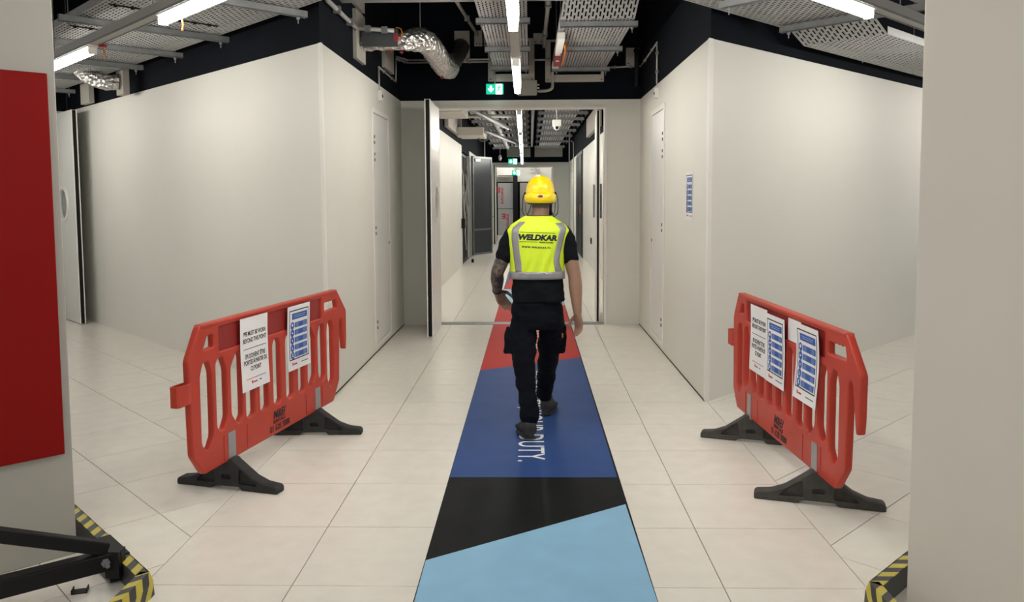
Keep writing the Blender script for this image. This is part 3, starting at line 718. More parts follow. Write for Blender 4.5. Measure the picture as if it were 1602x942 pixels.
trunk((ctr(10.6), 10.6, ZT), (ctr(28.6), 28.6, ZT), 'lighting track running down the middle of the far corridor')
cl = [(3.5, 5.31, 'nearest centre ceiling light at the top edge of the picture'), (6.73, 8.50, 'centre ceiling light just before the doorway'), (10.75, 12.2, 'first ceiling light beyond the doorway'), (12.2, 13.55, 'second ceiling light beyond the doorway'),
      (14.4, 16.6, 'third ceiling light beyond the doorway'), (17.2, 19.85, 'fourth ceiling light beyond the doorway'), (20.8, 23.0, 'fifth ceiling light beyond the doorway'), (23.9, 27.1, 'ceiling light nearest the far doorway')]
for a, b, lb in cl: light((ctr(a), a, ZT), (ctr(b), b, ZT), lb)
light((-.2, 30.5, 3.2), (-.2, 33, 3.2), 'ceiling light inside the far room')
light((-1.6, 32.5, 3.2), (1.4, 32.5, 3.2), 'crosswise ceiling light inside the far room')
# left diagonal: x+y=2.75 -> c=1.945
cL = 1.945*1.0
def LP(a, z=ZT, c=cL): return (*AC(a, c), z)
trunk(LP(2.6), LP(12.3), 'lighting track running off to the upper left')
for a, b, lb in ((6.53, 8.3, 'lit ceiling light beside the left pillar'), (3.37, 5.14, 'ceiling light at the top left of the picture'), (9.7, 11.4, 'ceiling light far down the left hall, hidden by the pillar')):
    light(LP(a), LP(b), lb)
# right diagonal: y-x=2.98 -> a=2.11
aRr = 2.11
def RP(c, z=ZT, a=aRr): return (*AC(a, c), z)
trunk(RP(2.8), RP(12.3), 'lighting track running off to the upper right')
for a, b, lb in ((3.25, 5.02, 'ceiling light at the top right of the picture'), (6.45, 8.2, 'ceiling light down the right hall, hidden by the pillar'), (9.6, 11.4, 'farthest ceiling light down the right hall')):
    light(RP(a), RP(b), lb)
# lights of the hall around the camera
for a, b, lb in ((0.2, 1.9, 'ceiling light over the hall in front of the camera'), (-2.6, -0.9, 'ceiling light behind the camera')):
    light((ctr(a), a, ZT), (ctr(b), b, ZT), lb)
light(RP(-2.2), RP(-.5), 'unseen light added behind the camera on the left for the right pillar')  # added lamp out of view, brightens the right pillar face

# central corridor trays
ptray('cable_tray', (.60, 7.30, 3.215), pi/2, 3.0, .66, 'wide perforated tray on the right of the near corridor ceiling')
ptray('cable_tray', (-.235, 6.3, 3.215), pi/2, 4.0, .42, 'narrow perforated tray left of the centre light')
# riser and crosswise tray
rr = ptray('cable_tray', (-2.1, 6.93, 3.36), 0, 3.25, .62, 'crosswise perforated tray along the top edge of the picture')
bm = nb()
def sloped(t, p, q, w, pitch=.032, per=.075):
    p = Vector(p); q = Vector(q); d = q-p; L = d.length; d.normalize(); s = Vector((1, 0, 0)); u = s.cross(d)
    T = Matrix((d, s, u)).transposed().to_4x4(); T.translation = p
    bm = nb(); n = int(w/pitch); rib = pitch*.55
    for i in range(n+1):
        y = -w/2+i*(w-rib)/n+rib/2; box(bm, 0, L, y-rib/2, y+rib/2, 0, .0015, T)
        if i < n:
            x = per/2 if i % 2 else 0
            while x < L: box(bm, x, min(L, x+per*.32), y+rib/2, y+(w-rib)/n-rib/2, 0, .0015, T); x += per
    return bm
obj('sloping_tray', sloped(None, (.60, 7.30, 3.215), (.62, 7.15, 3.36), .66), 'zinc', label='short sloping perforated plate joining two trays at the upper right of centre', cat='cable tray')
for i, y in enumerate((7.40, 8.62, 9.98)):
    strut((.27, y, 3.16), (.968, y, 3.16), ordn(i)+' short steel strut under the right corridor tray, counted from the camera', 'struts under the near right tray', rods=(.05, -.05))
for i, y in enumerate((7.22, 8.60, 9.85)):
    strut((-.475, y, 3.16), (.0, y, 3.16), ordn(i)+' short steel strut under the narrow left corridor tray, counted from the camera', 'struts under the near left tray', rods=(.05, -.05))
# collars on the doorway wall
def collar(x0, x1, z0, z1, hole, label, y=10.29):
    t = empty('wall_collar', ((x0+x1)/2, y, z0), label=label, cat='wall collar'); w = (x1-x0)/2
    me = plate([(-w, 0), (w, 0), (w, z1-z0), (-w, z1-z0)], [hole] if hole else [], .05, .003)
    obj('board', me, 'collar', t)
    if hole:
        xs = [p[0] for p in hole]; zs = [p[1] for p in hole]
        obj('tray_recess', box(nb(), min(xs), max(xs), .015, .019, min(zs), max(zs)), 'black_wall', t)
    for sx in (-w+.03, w-.03): obj('screw', box(nb(), sx-.01, sx+.01, -.031, -.025, .02, .03), 'black', t)
    return t
collar(-.53, .055, 3.09, 3.62, [(-.22, .09), (.22, .09), (.22, .5), (-.22, .5)], 'grey collar board where the narrow tray passes the doorway wall')
collar(.19, .925, 3.075, 3.60, [(-.30, .09), (.33, .09), (.33, .5), (-.30, .5)], 'grey collar board where the wide tray passes the doorway wall')
collar(-.95, -.76, 3.33, 3.72, None, 'grey collar board behind the foil duct')
collar(-.70, -.60, 3.53, 3.72, None, 'small grey collar board right of the foil duct')
collar(-.58, -.54, 3.53, 3.71, None, 'narrow grey collar board beside the narrow tray')
collar(.04, .17, 3.55, 3.68, None, 'small grey collar board above the junction box')
collar(1.20, 1.36, 3.27, 3.49, None, 'grey collar board with a black pipe at the right corner')
obj('black_pipe', tube(nb(), smoothpath([(1.32, 10.30, 3.45), (1.32, 10.18, 3.43), (1.32, 10.16, 3.2), (1.32, 10.18, 3.0)]), .03, 10), 'black', label='black pipe end on the right corner collar board', cat='pipe')
# left wall collars
t = empty('wall_collar', (XL-.02, 7.845, 2.95), label='tall grey collar board on the upper left wall around the foil duct', cat='wall collar')
obj('board', box(nb(), 0, .035, -.20, .21, 0, .46), 'collar', t)
obj('upper_board', box(nb(), 0, .035, -.20, .21, .50, .66), 'collar', t)
obj('wall_collar', box(nb(), XL-.02, XL+.02, 9.13, 9.70, 3.10, 3.40), 'collar', label='smaller grey collar board farther along the upper left wall', cat='wall collar')
# foil duct
t = empty('foil_duct', (-1.6, 7.85, 3.1), label='silver foil wrapped flexible duct bending under the ceiling left of centre', cat='duct')
bm = nb(); box(bm, 0, .34, -.09, .09, -.02, .14); obj('damper_box', bm, 'darksteel', t)
O = Vector((-1.6, 7.85, 3.1))
path = smoothpath([Vector(p)-O for p in ((-1.62, 7.88, 3.12), (-1.42, 7.87, 3.13), (-1.20, 7.9, 3.15), (-1.06, 8.15, 3.20), (-1.0, 8.6, 3.16), (-.98, 9.1, 3.12), (-.95, 9.6, 3.14))], 8)
def crinkle(bm, a=.010, f=18):
    for v in bm.verts: v.co += Vector((noise.noise(v.co*f), noise.noise(v.co*f+Vector((9, 0, 0))), noise.noise(v.co*f+Vector((0, 9, 0)))))*a
    return bm
n = len(path); rs = [(.070 if i < 12 else .070+.045*min(1, (i-12)/8)) for i in range(n)]
bm = nb(); tube(bm, path, rs, 22); bmesh.ops.subdivide_edges(bm, edges=bm.edges[:], cuts=1, use_grid_fill=True); crinkle(bm, .016, 16)
obj('foil_sleeve', bm, 'foil', t, smooth=True)
bm = nb(); tube(bm, smoothpath([Vector(p)-O for p in ((-.97, 9.3, 3.18), (-.93, 9.75, 3.25), (-.87, 10.28, 3.52))], 6), .11, 16); obj('dark_duct', bm, 'darksteel', t, smooth=True)  # dark colour painted in for the shaded side of the duct
bm = nb(); tube(bm, smoothpath([(.33, -.1, .15), (.38, -.11, .13), (.385, -.11, .07), (.35, -.11, .03)]), .007, 6); obj('orange_cable', bm, 'orange', t)
bm = nb(); box(bm, .31, .35, -.12, -.09, .02, .09); obj('red_tag', bm, 'firered', t)
for q in ((.27, -.10, -.075), (.38, -.1, -.08), (.62, 1.2, -.13)):
    bm = nb(); box(bm, q[0]-.018, q[0]+.018, q[1]-.005, q[1]+.005, q[2]-.006, q[2]+.006); box(bm, q[0]-.006, q[0]+.006, q[1]-.005, q[1]+.005, q[2]-.018, q[2]+.018); obj('red_fixing', bm, 'firered', t)
bm = nb(); cyl(bm, (.52, .2, .15), (.52, .2, 1.15), .005, 6); obj('hanger_rod', bm, 'steel', t)
# conduits
def conduit(path, label, r=.013, m='cond', clips=True):
    t = empty('conduit', path[0], label=label, cat='conduit', group='grey conduits on the upper walls'); P = [Vector(p)-Vector(path[0]) for p in path]
    bm = nb()
    for a, b in zip(P, P[1:]): cyl(bm, a, b, r, 8)
    for a in P[1:-1]: sphere(bm, a, r*1.15, 8)
    obj('pipe', bm, m, t, smooth=True)
    if clips:
        for a, b in zip(P, P[1:]):
            if (b-a).length > .3:
                for f in (.3, .75):
                    c = a.lerp(b, f); obj('clip', box(nb(), c.x-r*1.4, c.x+r*1.4, c.y-r*1.4, c.y+r*1.4, c.z-r*1.4, c.z+r*1.4), 'steel', t)
    return t
xl = XL+.0
conduit([(xl, 8.82, 2.75), (xl, 8.82, 3.05), (xl, 9.93, 3.05), (xl, 9.98, 3.33), (XL+.10, 10.27, 3.33), (-.50, 10.27, 3.335)], 'thin grey conduit stepping up the left wall and along above the doorway', .011)
conduit([(xl, 10.0, 3.36), (XL+.10, 10.27, 3.365), (-.14, 10.27, 3.365)], 'second grey conduit running just above the first one')
conduit([(xl+.02, 6.55, 3.22), (xl+.02, 7.62, 3.22), (-1.28, 7.70, 3.21)], 'stout grey conduit running to the foil duct', .02)
conduit([(.04, 10.25, 3.35), (.26, 10.25, 3.35)], 'short grey conduit behind the junction box')
conduit([(XR, 8.96, 2.86), (XR, 8.97, 3.31), (XR, 10.25, 3.26), (.95, 10.25, 3.245)], 'thin grey conduit stepping along the right upper wall', .011)
pp = smoothpath([(.28, 10.24, 3.20), (.28, 10.24, 3.03), (.26, 10.24, 2.985), (.20, 10.24, 2.965), (.10, 10.24, 2.96)], 5)
conduit([tuple(p) for p in pp], 'grey flexible conduit bending down to the junction box', .017, clips=False)
conduit([(.33, 6.5, 3.35), (.33, 10.2, 3.35)], 'long straight pipe beside the wide tray', .016)
conduit([(.18, 7.0, 3.5), (.17, 10.2, 3.5)], 'straight pipe above the junction box', .022)
conduit([(-.92, 7.2, 3.8), (-.66, 10.2, 3.66)], 'slanting pipe right of the foil duct', .02)
# sensors
for x, y, z, s, lb in ((XL, 8.80, 2.735, 1, 'small white sensor on the left corridor wall top'), (XR, 8.88, 2.75, -1, 'small white sensor on the right corridor wall top')):
    t = empty('wall_sensor', (x, y, z), label=lb, cat='sensor', group='small white wall sensors')
    obj('housing', box(nb(), min(0, s*.04), max(0, s*.04), -.04, .04, -.05, .06), 'trim', t, bevel=.004)
    obj('lens', sphere(nb(), (s*.042, -.01, .0), (.008, .018, .018), 10), 'black', t)
# junction box
t = empty('junction_box', (-.035, 10.27, 2.91), label='grey junction box right of the light end above the doorway', cat='junction box')
obj('box_body', box(nb(), -.115, .115, -.07, .04, 0, .175), 'box', t, bevel=.008); obj('box_lid', box(nb(), -.12, .12, -.078, -.07, -.004, .18), 'box', t, bevel=.004)
for z in (.05, .09, .13): obj('cable_gland', cyl(nb(), (.115, -.02, z), (.15, -.02, z), .010, 8), 'trim', t)
# control unit with red module and orange cable under the wide tray
t = empty('damper_control', (.30, 8.3, 3.14), label='pale control unit with a red module and orange cable below the wide tray', cat='control unit')
obj('pale_housing', box(nb(), -.035, .035, -.45, .45, 0, .07), 'trim', t, bevel=.004); obj('red_module', box(nb(), -.035, .04, .46, 1.1, -.01, .07), 'firered', t)
obj('dial', cyl(nb(), (0, .7, -.01), (0, .7, -.018), .02, 12), 'trim', t)
obj('orange_cable', tube(nb(), smoothpath([(.05, -.1, .02), (.06, .1, -.02), (.055, .5, -.05), (.05, .8, -.05), (.06, .6, -.03), (.07, .2, .0), (.06, -.1, .03)], 5), .012, 6), 'orange', t)
obj('white_tip', box(nb(), -.045, .03, 1.1, 1.25, -.01, .05), 'trim', t)
# exit signs
def exit_sign(x, y, z, k, label, man=True):
    t = empty('exit_sign', (x, y, z), label=label, cat='exit sign', group='green exit signs')
    w, h = .108*k, .063*k
    obj('green_field', box(nb(), -w, w*.12, -.008, .008, -h, h), 'green', t); obj('white_field', box(nb(), w*.12, w*.86, -.008, .008, -h*1.0, h), 'exitwhite', t); obj('edge_field', box(nb(), w*.86, w, -.008, .008, -h, h), 'green', t)
    bm = nb(); yy = -.0095; c = -w*.45
    for pl in ([(c-.014*k, .04*k), (c+.014*k, .04*k), (c+.014*k, -.005*k), (c-.014*k, -.005*k)], [(c-.034*k, .012*k), (c-.034*k, -.008*k), (c, -.042*k), (c+.034*k, -.008*k), (c+.034*k, .012*k), (c, -.02*k)]):
        bm.faces.new([bm.verts.new((a, yy, b)) for a, b in pl])
    obj('arrow', bm, 'exitwhite', t)
    bm = nb(); c = w*.5
    def lim(a, b, r=.006*k): bar(bm, (c+a[0]*k, yy, a[1]*k), (c+b[0]*k, yy, b[1]*k), r*2, .002, (0, -1, 0))
    disc(bm, c+.012*k, .045*k, .009*k, yy-.001, lambda a, b: 0); lim((.006, .034), (-.006, .0), .008*k); lim((.004, .03), (.026, .014)); lim((.004, .03), (-.024, .018)); lim((-.006, 0), (.018, -.016)); lim((.018, -.016), (.014, -.042)); lim((-.006, 0), (-.016, -.022)); lim((-.016, -.022), (-.034, -.028))
    obj('running_man', bm, 'green', t)
    obj('hanging_rod', cyl(nb(), (0, 0, h), (0, 0, (h+.25) if k == 1 else HC-z), .008, 8), 'cond', t); return t
exit_sign(-.443, 10.2, 2.985, 1.0, 'green exit sign with a down arrow above the near doorway')
exit_sign(-.62, 28.5, 2.86, 1.5, 'small green exit sign above the far doorway')
exit_sign(-.56, 31.5, 2.55, 1.5, 'green exit sign hanging in the far room')

# left diagonal ceiling
zS = 3.02
f_ = .9135
endsL = [(479, (-1.879, 6.861)), (0, (-2.933, 7.905)), (0, (-3.75, 8.743)), (0, (-4.554, 9.51)), (0, (-5.507, 10.487)), (0, (-6.533, 11.562))]
for i, (_, (x, y)) in enumerate(endsL):
    x *= f_; y *= f_; a = (y-x)*S2; c = (x+y)*S2
    strut((*AC(a, c), zS), (*AC(a, c-1.36), zS), ordn(i)+' steel strut from the camera across the upper left trays', 'struts across the left hall ceiling', rods=(.07, -.07))
tr = ptray('cable_tray', (*AC(12.2, 2.80), 3.075), radians(-45), 10.0, .66, 'wide perforated tray between the left light track and the left wall')
tr = ptray('cable_tray', (*AC(12.2, 2.16), 3.075), radians(-45), 9.0, .36, 'perforated tray on the near side of the left light track')
t = ptray('cable_tray', (*AC(12.2, .75), 3.45), radians(-45), 9.0, .55, 'higher dark tray at the very top left')
obj('dark_duct', wallseg(nb(), AC(12.2, .9), AC(5.5, .9), .35, 3.25, 3.5), 'darksteel', label='dark square duct above the left trays beside the pillar', cat='duct')
bm = nb(); box(bm, -.12, .22, -.10, .10, 0, .30); 
t = empty('foil_bend', (*AC(9.75, 3.23), 2.86), radians(135), label='small foil bend and board on the black wall at the upper left', cat='duct')
obj('board', box(nb(), -.10, .12, -.02, .05, -.04, .30), 'collar', t)
bm = nb(); tube(bm, smoothpath([(.02, 0.05, .10), (.08, .18, .10), (.25, .30, .16), (.40, .34, .26)]), .085, 14); crinkle(bm, .015, 20); obj('foil_sleeve', bm, 'foil', t, smooth=True)
obj('wall_collar', box(nb(), -.15, .2, -.02, .04, 0, .3), 'collar', loc=(*AC(11.3, 3.3), 2.86), rz=radians(135), label='grey board on the black wall at the far upper left', cat='wall collar')
# cables with black ties over the left trays
for i, (a0, c0) in enumerate(((5.2, 2.2), (6.4, 2.2), (7.4, 2.2), (6.6, 2.75), (4.9, 2.75))):
    bm = nb(); cyl(bm, (*AC(a0, c0-.16), 3.07), (*AC(a0+.02, c0+.2), 3.07), .006, 5)
    for k in range(3): x, y = AC(a0, c0-.12+.12*k); box(bm, x-.012, x+.012, y-.008, y+.008, 3.055, 3.075)
    obj('cable_tie', bm, 'black', label=ordn(i)+' row of black cable ties under the upper left trays', cat='cable tie', group='rows of black cable ties')
# light fittings' red clips and orange leads
for i, (a0, lb) in enumerate(((6.45, 'orange lead and red plug at the end of the light beside the left pillar'), (5.0, 'orange lead and red plug under the top left light'))):
    x, y = AC(a0, cL+.05); t = empty('orange_lead', (x, y, ZT+.02), label=lb, cat='cable')
    obj('lead', tube(nb(), smoothpath([(0, 0, .02), (.01, .01, -.03), (0, .02, -.07)], 4), .006, 6), 'orange', t); obj('red_plug', box(nb(), -.02, .02, -.02, .02, .02, .04), 'firered', t)
# right diagonal ceiling
for i, (x, y) in enumerate(((1.347, 5.85), (2.04, 6.73), (3.15, 8.0), (4.0, 8.8))):
    a = (y-x)*S2; c = (x+y)*S2
    strut((*AC(a, c), 2.96), (*AC(a-1.9, c), 2.96), ordn(i)+' steel strut from the camera across the upper right trays', 'struts across the right hall ceiling', rods=(.07, -.07))
ptray('cable_tray', (*AC(2.98, 3.2), 3.02), pi/4, 3.05, .74, 'perforated tray beside the top right light')
# riser piece then lower section
t = empty('cable_tray', (*AC(3.0, 6.25), 3.02), pi/4, label='perforated tray stepping down farther along the upper right', cat='cable tray', group='perforated cable trays under the ceiling')
def flatperf(bm, x0, z0, x1, z1, w, pitch=.036, per=.085):
    L = sqrt((x1-x0)**2+(z1-z0)**2); d = Vector((x1-x0, 0, z1-z0)).normalized(); s = Vector((0, 1, 0)); u = d.cross(s)
    T = Matrix((d, s, u)).transposed().to_4x4(); T.translation = Vector((x0, 0, z0)); n = int(w/pitch); rib = pitch*.6
    for i in range(n+1):
        y = -w/2+i*(w-rib)/n+rib/2; box(bm, 0, L, y-rib/2, y+rib/2, 0, .0015, T)
        if i < n:
            x = per/2 if i % 2 else 0
            while x < L: box(bm, x, min(L, x+per*.32), y+rib/2, y+(w-rib)/n-rib/2, 0, .0015, T); x += per
    return bm
obj('sloping_plate', flatperf(nb(), .12, .02, .42, -.10, .70), 'zinc', t); obj('perforated_base', flatperf(nb(), .42, -.10, 5.0, -.10, .70), 'zinc', t)
obj('side_rail', box(nb(), .42, 5, -.351, -.349, -.1, -.04), 'zinc', t); obj('side_rail', box(nb(), .42, 5, .349, .351, -.1, -.04), 'zinc', t)
ptray('cable_tray', (*AC(1.55, 4.6), 3.15), pi/4, 6.0, .50, 'perforated tray on the near side of the right light track')
obj('dark_duct', wallseg(nb(), AC(2.05, 6.2), AC(2.05, 11), .35, 3.1, 3.3), 'darksteel', label='dark square duct above the right light track', cat='duct')
# short ladder bits hanging at the top edge
for i, (x, y, z, lb) in enumerate(((-.93, 7.30, 3.42, 'slotted steel hanger at the top edge left of the centre light'), (.14, 7.6, 3.48, 'slotted steel hanger at the top edge right of the centre light'), (1.22, 6.2, 3.15, 'slotted steel hanger end at the top edge by the right upper wall'))):
    bm = nb(); box(bm, -.025, .025, -.012, .012, 0, .8)
    t = empty('slotted_hanger', (x, y, z), label=lb, cat='hanger', group='slotted steel hangers')
    obj('channel', bm, 'steel', t); bm = nb()
    for k in range(7): box(bm, -.014, .014, -.014, -.0125, .03+.05*k, .055+.05*k)
    obj('slots', bm, 'black', t)

# far corridor ceiling
ptray('cable_tray', (.62, 10.8, 3.30), pi/2, 17.5, .66, 'ribbed wide tray on the right of the far corridor ceiling', pitch=.065, per=.25)
ptray('cable_tray', (-.30, 10.8, 3.28), pi/2, 17.5, .40, 'narrow tray left of the far corridor lights', pitch=.07, per=.25)
ptray('cable_tray', (-.95, 14.5, 3.30), pi/2, 13.0, .50, 'tray on the left of the far corridor ceiling', pitch=.1, per=.4)
for i, y in enumerate((12.2, 13.4, 14.6, 15.8, 17.0, 18.4, 20, 21.8, 24, 26.5)):
    strut((.15, y, 3.22), (1.12, y, 3.22), ordn(i)+' strut beyond the doorway under the far right tray', 'struts under the far right tray', rods=(.05, -.05), h=.06)
    strut((-1.25 if y > 14 else -.6, y+.3, 3.20), (-.02, y+.3, 3.20), ordn(i)+' strut beyond the doorway under the far left trays', 'struts under the far left trays', rods=(.05, -.05), h=.06)
for nm, x0, x1, y0, y1, z0, z1, m, lb in (
    ('ceiling_duct', XL, -.95, 10.9, 12.6, 3.03, 3.25, 'trim', 'cream box duct at the top left just beyond the doorway'),
    ('ceiling_duct', .95, XR, 10.9, 12.2, 2.98, 3.2, 'trim', 'cream box duct at the top right just beyond the doorway'),
    ('ceiling_duct', -1.60, -1.1, 13.2, 14.4, 3.02, 3.2, 'collar', 'grey box duct farther in on the left'),
    ('wall_collar', XL, XL+.08, 15.5, 18.5, 2.98, 3.42, 'collar', 'large grey collar board high on the far left wall'),
    ('wall_collar', XR-.08, XR, 15.8, 19.0, 3.0, 3.42, 'collar', 'large grey collar board high on the far right wall'),
    ('ceiling_duct', XL+.08, -1.0, 17.3, 18.5, 2.95, 3.12, 'collar', 'stepped grey box under the far left collar'),
    ('wall_collar', .15, 1.15, 29.2, 29.3, 3.05, 3.45, 'collar', 'grey collar board above the far doorway on the right'),
    ('wall_collar', -.85, .0, 29.2, 29.3, 3.05, 3.45, 'collar', 'grey collar board above the far doorway on the left')):
    obj(nm, box(nb(), x0, x1, y0, y1, z0, z1), m, label=lb, cat='duct' if nm == 'ceiling_duct' else 'wall collar', bevel=.006)
def longpipe(p, q, r, m, lb): obj('ceiling_pipe', tube(nb(), [p, q], r, 10), m, label=lb, cat='pipe', smooth=True)
longpipe((-1.15, 12.8, 3.12), (-.45, 16.5, 3.02), .04, 'steel', 'bright pipe slanting across the ceiling beyond the doorway')
longpipe((-1.4, 13.5, 3.3), (-.5, 13.7, 3.3), .05, 'steel', 'crosswise pipe beyond the doorway on the left')
longpipe((-1.0, 17.5, 3.05), (-.4, 20.5, 3.0), .04, 'steel', 'second slanting pipe farther in')
longpipe((-1.5, 15.0, 3.12), (-.2, 15.0, 3.12), .035, 'cond', 'crosswise grey pipe behind the slanting pipe')
longpipe((-.75, 11.2, 3.25), (-.75, 27, 3.25), .06, 'cond', 'long grey pipe along the far ceiling left of the lights')
longpipe((-.60, 11.2, 3.33), (-.60, 27, 3.33), .04, 'steel', 'long thin pipe along the far ceiling left of the lights')
longpipe((.05, 11.2, 3.30), (.05, 27, 3.30), .035, 'steel', 'long pipe along the far ceiling right of the lights')
obj('round_lamp', tube(nb(), smoothpath([(-1.05+.12*cos(a), 18.2, 2.98+.10*sin(a)) for a in [2*pi*k/12 for k in range(13)]], 2), .018, 6), 'darksteel', label='dark coiled hose hanging at the far left ceiling', cat='hose')
obj('hanging_bulb', sphere(cyl(nb(), (-.9, 24.0, 2.85), (-.9, 24.0, 3.5), .008, 5), (-.9, 24.0, 2.78), (.05, .05, .09), 10), 'cond', label='small hanging cable end in front of the far doorway', cat='cable')
obj('drop_pipe', tube(nb(), [(1.22, 24.5, 3.3), (1.3, 24.6, 3.25), (1.3, 24.6, 0.0)], .015, 6), 'cond', label='thin pipe dropping at the far right wall', cat='pipe')
# dome camera
t = empty('dome_camera', (.405, 12.5, 2.62), label='white dome camera hanging beyond the doorway right of the lights', cat='camera')
obj('mount', box(nb(), -.065, .065, -.06, .06, .09, .19), 'trim', t, bevel=.008)
obj('dome', sphere(nb(), (0, 0, .09), (.05, .05, .06), 14), 'trim', t, smooth=True); obj('lens', sphere(nb(), (0, -.03, .075), (.028, .025, .03), 12), 'black', t)
obj('stem', cyl(nb(), (0, 0, .19), (0, 0, HC-2.62), .012, 6), 'cond', t)
# sockets in far corridor
for x, y, z, s, lb, m in ((XL, 13.1, 1.35, 1, 'small grey switch on the left wall beyond the doorway', 'box'), (XL, 13.2, .98, 1, 'tiny white socket below the grey switch', 'trim'), (XR, 18.4, .62, -1, 'black box low on the right wall beyond the doorway', 'black')):
    t = empty('wall_switch', (x, y, z), label=lb, cat='switch')
    hx = .07 if m != 'trim' else .035
    obj('plate', box(nb(), min(0, s*.02), max(0, s*.02), -hx, hx, -hx*(1.4 if m == 'box' else 1), hx*(1.4 if m == 'box' else 1)), m, t); obj('rocker', box(nb(), min(s*.02, s*.028), max(s*.02, s*.028), -hx*.5, hx*.5, -hx*.5, hx*.5), m, t)
obj('door_stop', sphere(cyl(nb(), (-1.45, 20.0, 0.0), (-1.45, 20.0, .05), .03, 8), (-1.45, 20.0, .06), .035, 8), 'black', label='small black door stop on the floor by the dark recess', cat='door stop')

# ------------------------------------------------------------------ person
PX, PYC = .045, 5.56
person = empty('person', (PX, PYC, 0), label='worker in yellow helmet and vest walking away down the runner', cat='person')
def LO(p): return Vector(p)-Vector((PX, PYC, 0))
def ring(bm, cx, cy, z, rx, ry, p=2.5, n=40):
    out = []
    for k in range(n):
        a = 2*pi*k/n; c, s = cos(a), sin(a)
        out.append(bm.verts.new((cx+rx*math.copysign(abs(c)**(2/p), c), cy+ry*math.copysign(abs(s)**(2/p), s), z)))
    return out
# torso profile: z, cx, rx, cy, ry  (local)
TP = [(.78, -.005, .175, 0, .118), (.93, .005, .18, .0, .12), (1.085, -.002, .172, .0, .112), (1.168, -.002, .170, .0, .112), (1.28, -.006, .180, .0, .118), (1.36, .0, .192, -.002, .122), (1.415, .006, .198, -.004, .115), (1.450, .005, .172, -.004, .098), (1.482, .004, .122, -.002, .080), (1.505, .006, .088, 0, .070), (1.52, .012, .066, .002, .062)]
def TPz(z):
    if z <= TP[0][0]: return TP[0][1:]
    for a, b in zip(TP, TP[1:]):
        if z <= b[0]:
            t = (z-a[0])/(b[0]-a[0]); return tuple(a[i]+(b[i]-a[i])*t for i in range(1, 5))
    return TP[-1][1:]
def torso(bm, off, z0, z1, n=24):
    rings = []
    for k in range(n+1):
        z = z0+(z1-z0)*k/n; cx, rx, cy, ry = TPz(z); rings.append(ring(bm, cx, cy, z, rx+off, ry+off))
    skin(bm, rings); return bm
def remesh(bm, vox, smooth_it=6, disp=0, dscale=10, zs=1.0):
    me = bpy.data.meshes.new('r'); bmesh.ops.recalc_face_normals(bm, faces=bm.faces); bm.to_mesh(me); bm.free(); o = bpy.data.objects.new('r', me); COL.objects.link(o)
    m = o.modifiers.new('r', 'REMESH'); m.mode = 'VOXEL'; m.voxel_size = vox
    s = o.modifiers.new('s', 'SMOOTH'); s.factor = .5; s.iterations = smooth_it
    r = ev_mesh(o); bpy.data.objects.remove(o)
    if disp:
        nrm = [v.normal.copy() for v in r.vertices]
        for v, nn in zip(r.vertices, nrm):
            q = Vector((v.co.x*dscale, v.co.y*dscale, v.co.z*dscale*zs)); v.co += nn*(noise.noise(q)+.5*noise.noise(q*2.1))*disp
    for p in r.polygons: p.use_smooth = True
    r.materials.clear(); return r
def limb(bm, pts, rs, n=16, caps=True):
    tube(bm, pts, rs, n)
    if caps:
        for p, r in zip(pts, rs):
            r0 = min(r) if isinstance(r, tuple) else r
            sphere(bm, p, r0*.985, 14)
def hand(bm, wrist, f, nrm, thumb, curl=.45, k=1.0):
    f = Vector(f).normalized(); nrm = Vector(nrm); nrm = (nrm-f*nrm.dot(f)).normalized(); s = f.cross(nrm).normalized()
    if s.dot(Vector(thumb)) < 0: s = -s
    w = Vector(wrist)
    limb(bm, [w-f*.02, w+f*.02*k, w+f*.05*k, w+f*.085*k], [.024, (.030*k, .019*k), (.037*k, .018*k), (.038*k, .014*k)], 14, False) if False else None
    secs = [(-.015, .026, .021), (.02, .031, .019), (.05, .039, .017), (.078, .040, .014), (.092, .034, .011)]
    rings = []
    for d, a, b in secs:
        c = w+f*d*k; rings.append([bm.verts.new(c+s*cos(2*pi*j/16)*a*k+nrm*sin(2*pi*j/16)*b*k) for j in range(16)])
    skin(bm, rings)
    for i, (o, L) in enumerate(((.029, .070), (.010, .080), (-.010, .075), (-.028, .060))):
        p = w+f*.082*k+s*o*k; d = (f+s*o*2.0).normalized(); pts = [p-d*.01, p]; ang = curl*(.55+.12*i)
        R0 = d.copy()
        for j, fr in enumerate((.42, .32, .26)):
            R0 = (R0*cos(ang)+nrm*sin(ang)).normalized() if j else (R0*cos(ang*.7)+nrm*sin(ang*.7)).normalized()
            nn = (nrm-R0*nrm.dot(R0)).normalized(); p = p+R0*L*fr*k; pts.append(p)
        limb(bm, pts, [.0092*k, .0092*k, .0086*k, .0078*k, .0066*k], 10)
    p = w+f*.022*k+s*.026*k; d = (f*.62+s*.65+nrm*.40).normalized(); p1 = p+d*.038*k; d2 = (f*.82+s*.22+nrm*.45).normalized(); p2 = p1+d2*.032*k; p3 = p2+(f*.9+nrm*.4).normalized()*.020*k
    limb(bm, [p, p1, p2, p3], [.0135*k, .0115*k, .0098*k, .0082*k], 10)
bm = nb()
torso(bm, -.014, .80, 1.52)
limb(bm, [LO((.062, 5.555, 1.44)), LO((.066, 5.56, 1.52)), LO((.070, 5.572, 1.60))], [.066, .060, .060], 20)
HCn = LO((.068, 5.578, 1.655))
sphere(bm, HCn, (.077, .098, .112), 24)
sphere(bm, HCn+Vector((0, .035, -.065)), (.058, .060, .060), 18)
sphere(bm, HCn+Vector((0, .075, -.10)), (.028, .022, .022), 12)      # chin
sphere(bm, HCn+Vector((0, .104, -.03)), (.013, .018, .020), 12)        # nose
sphere(bm, HCn+Vector((0, .098, -.015)), (.010, .012, .028), 12)
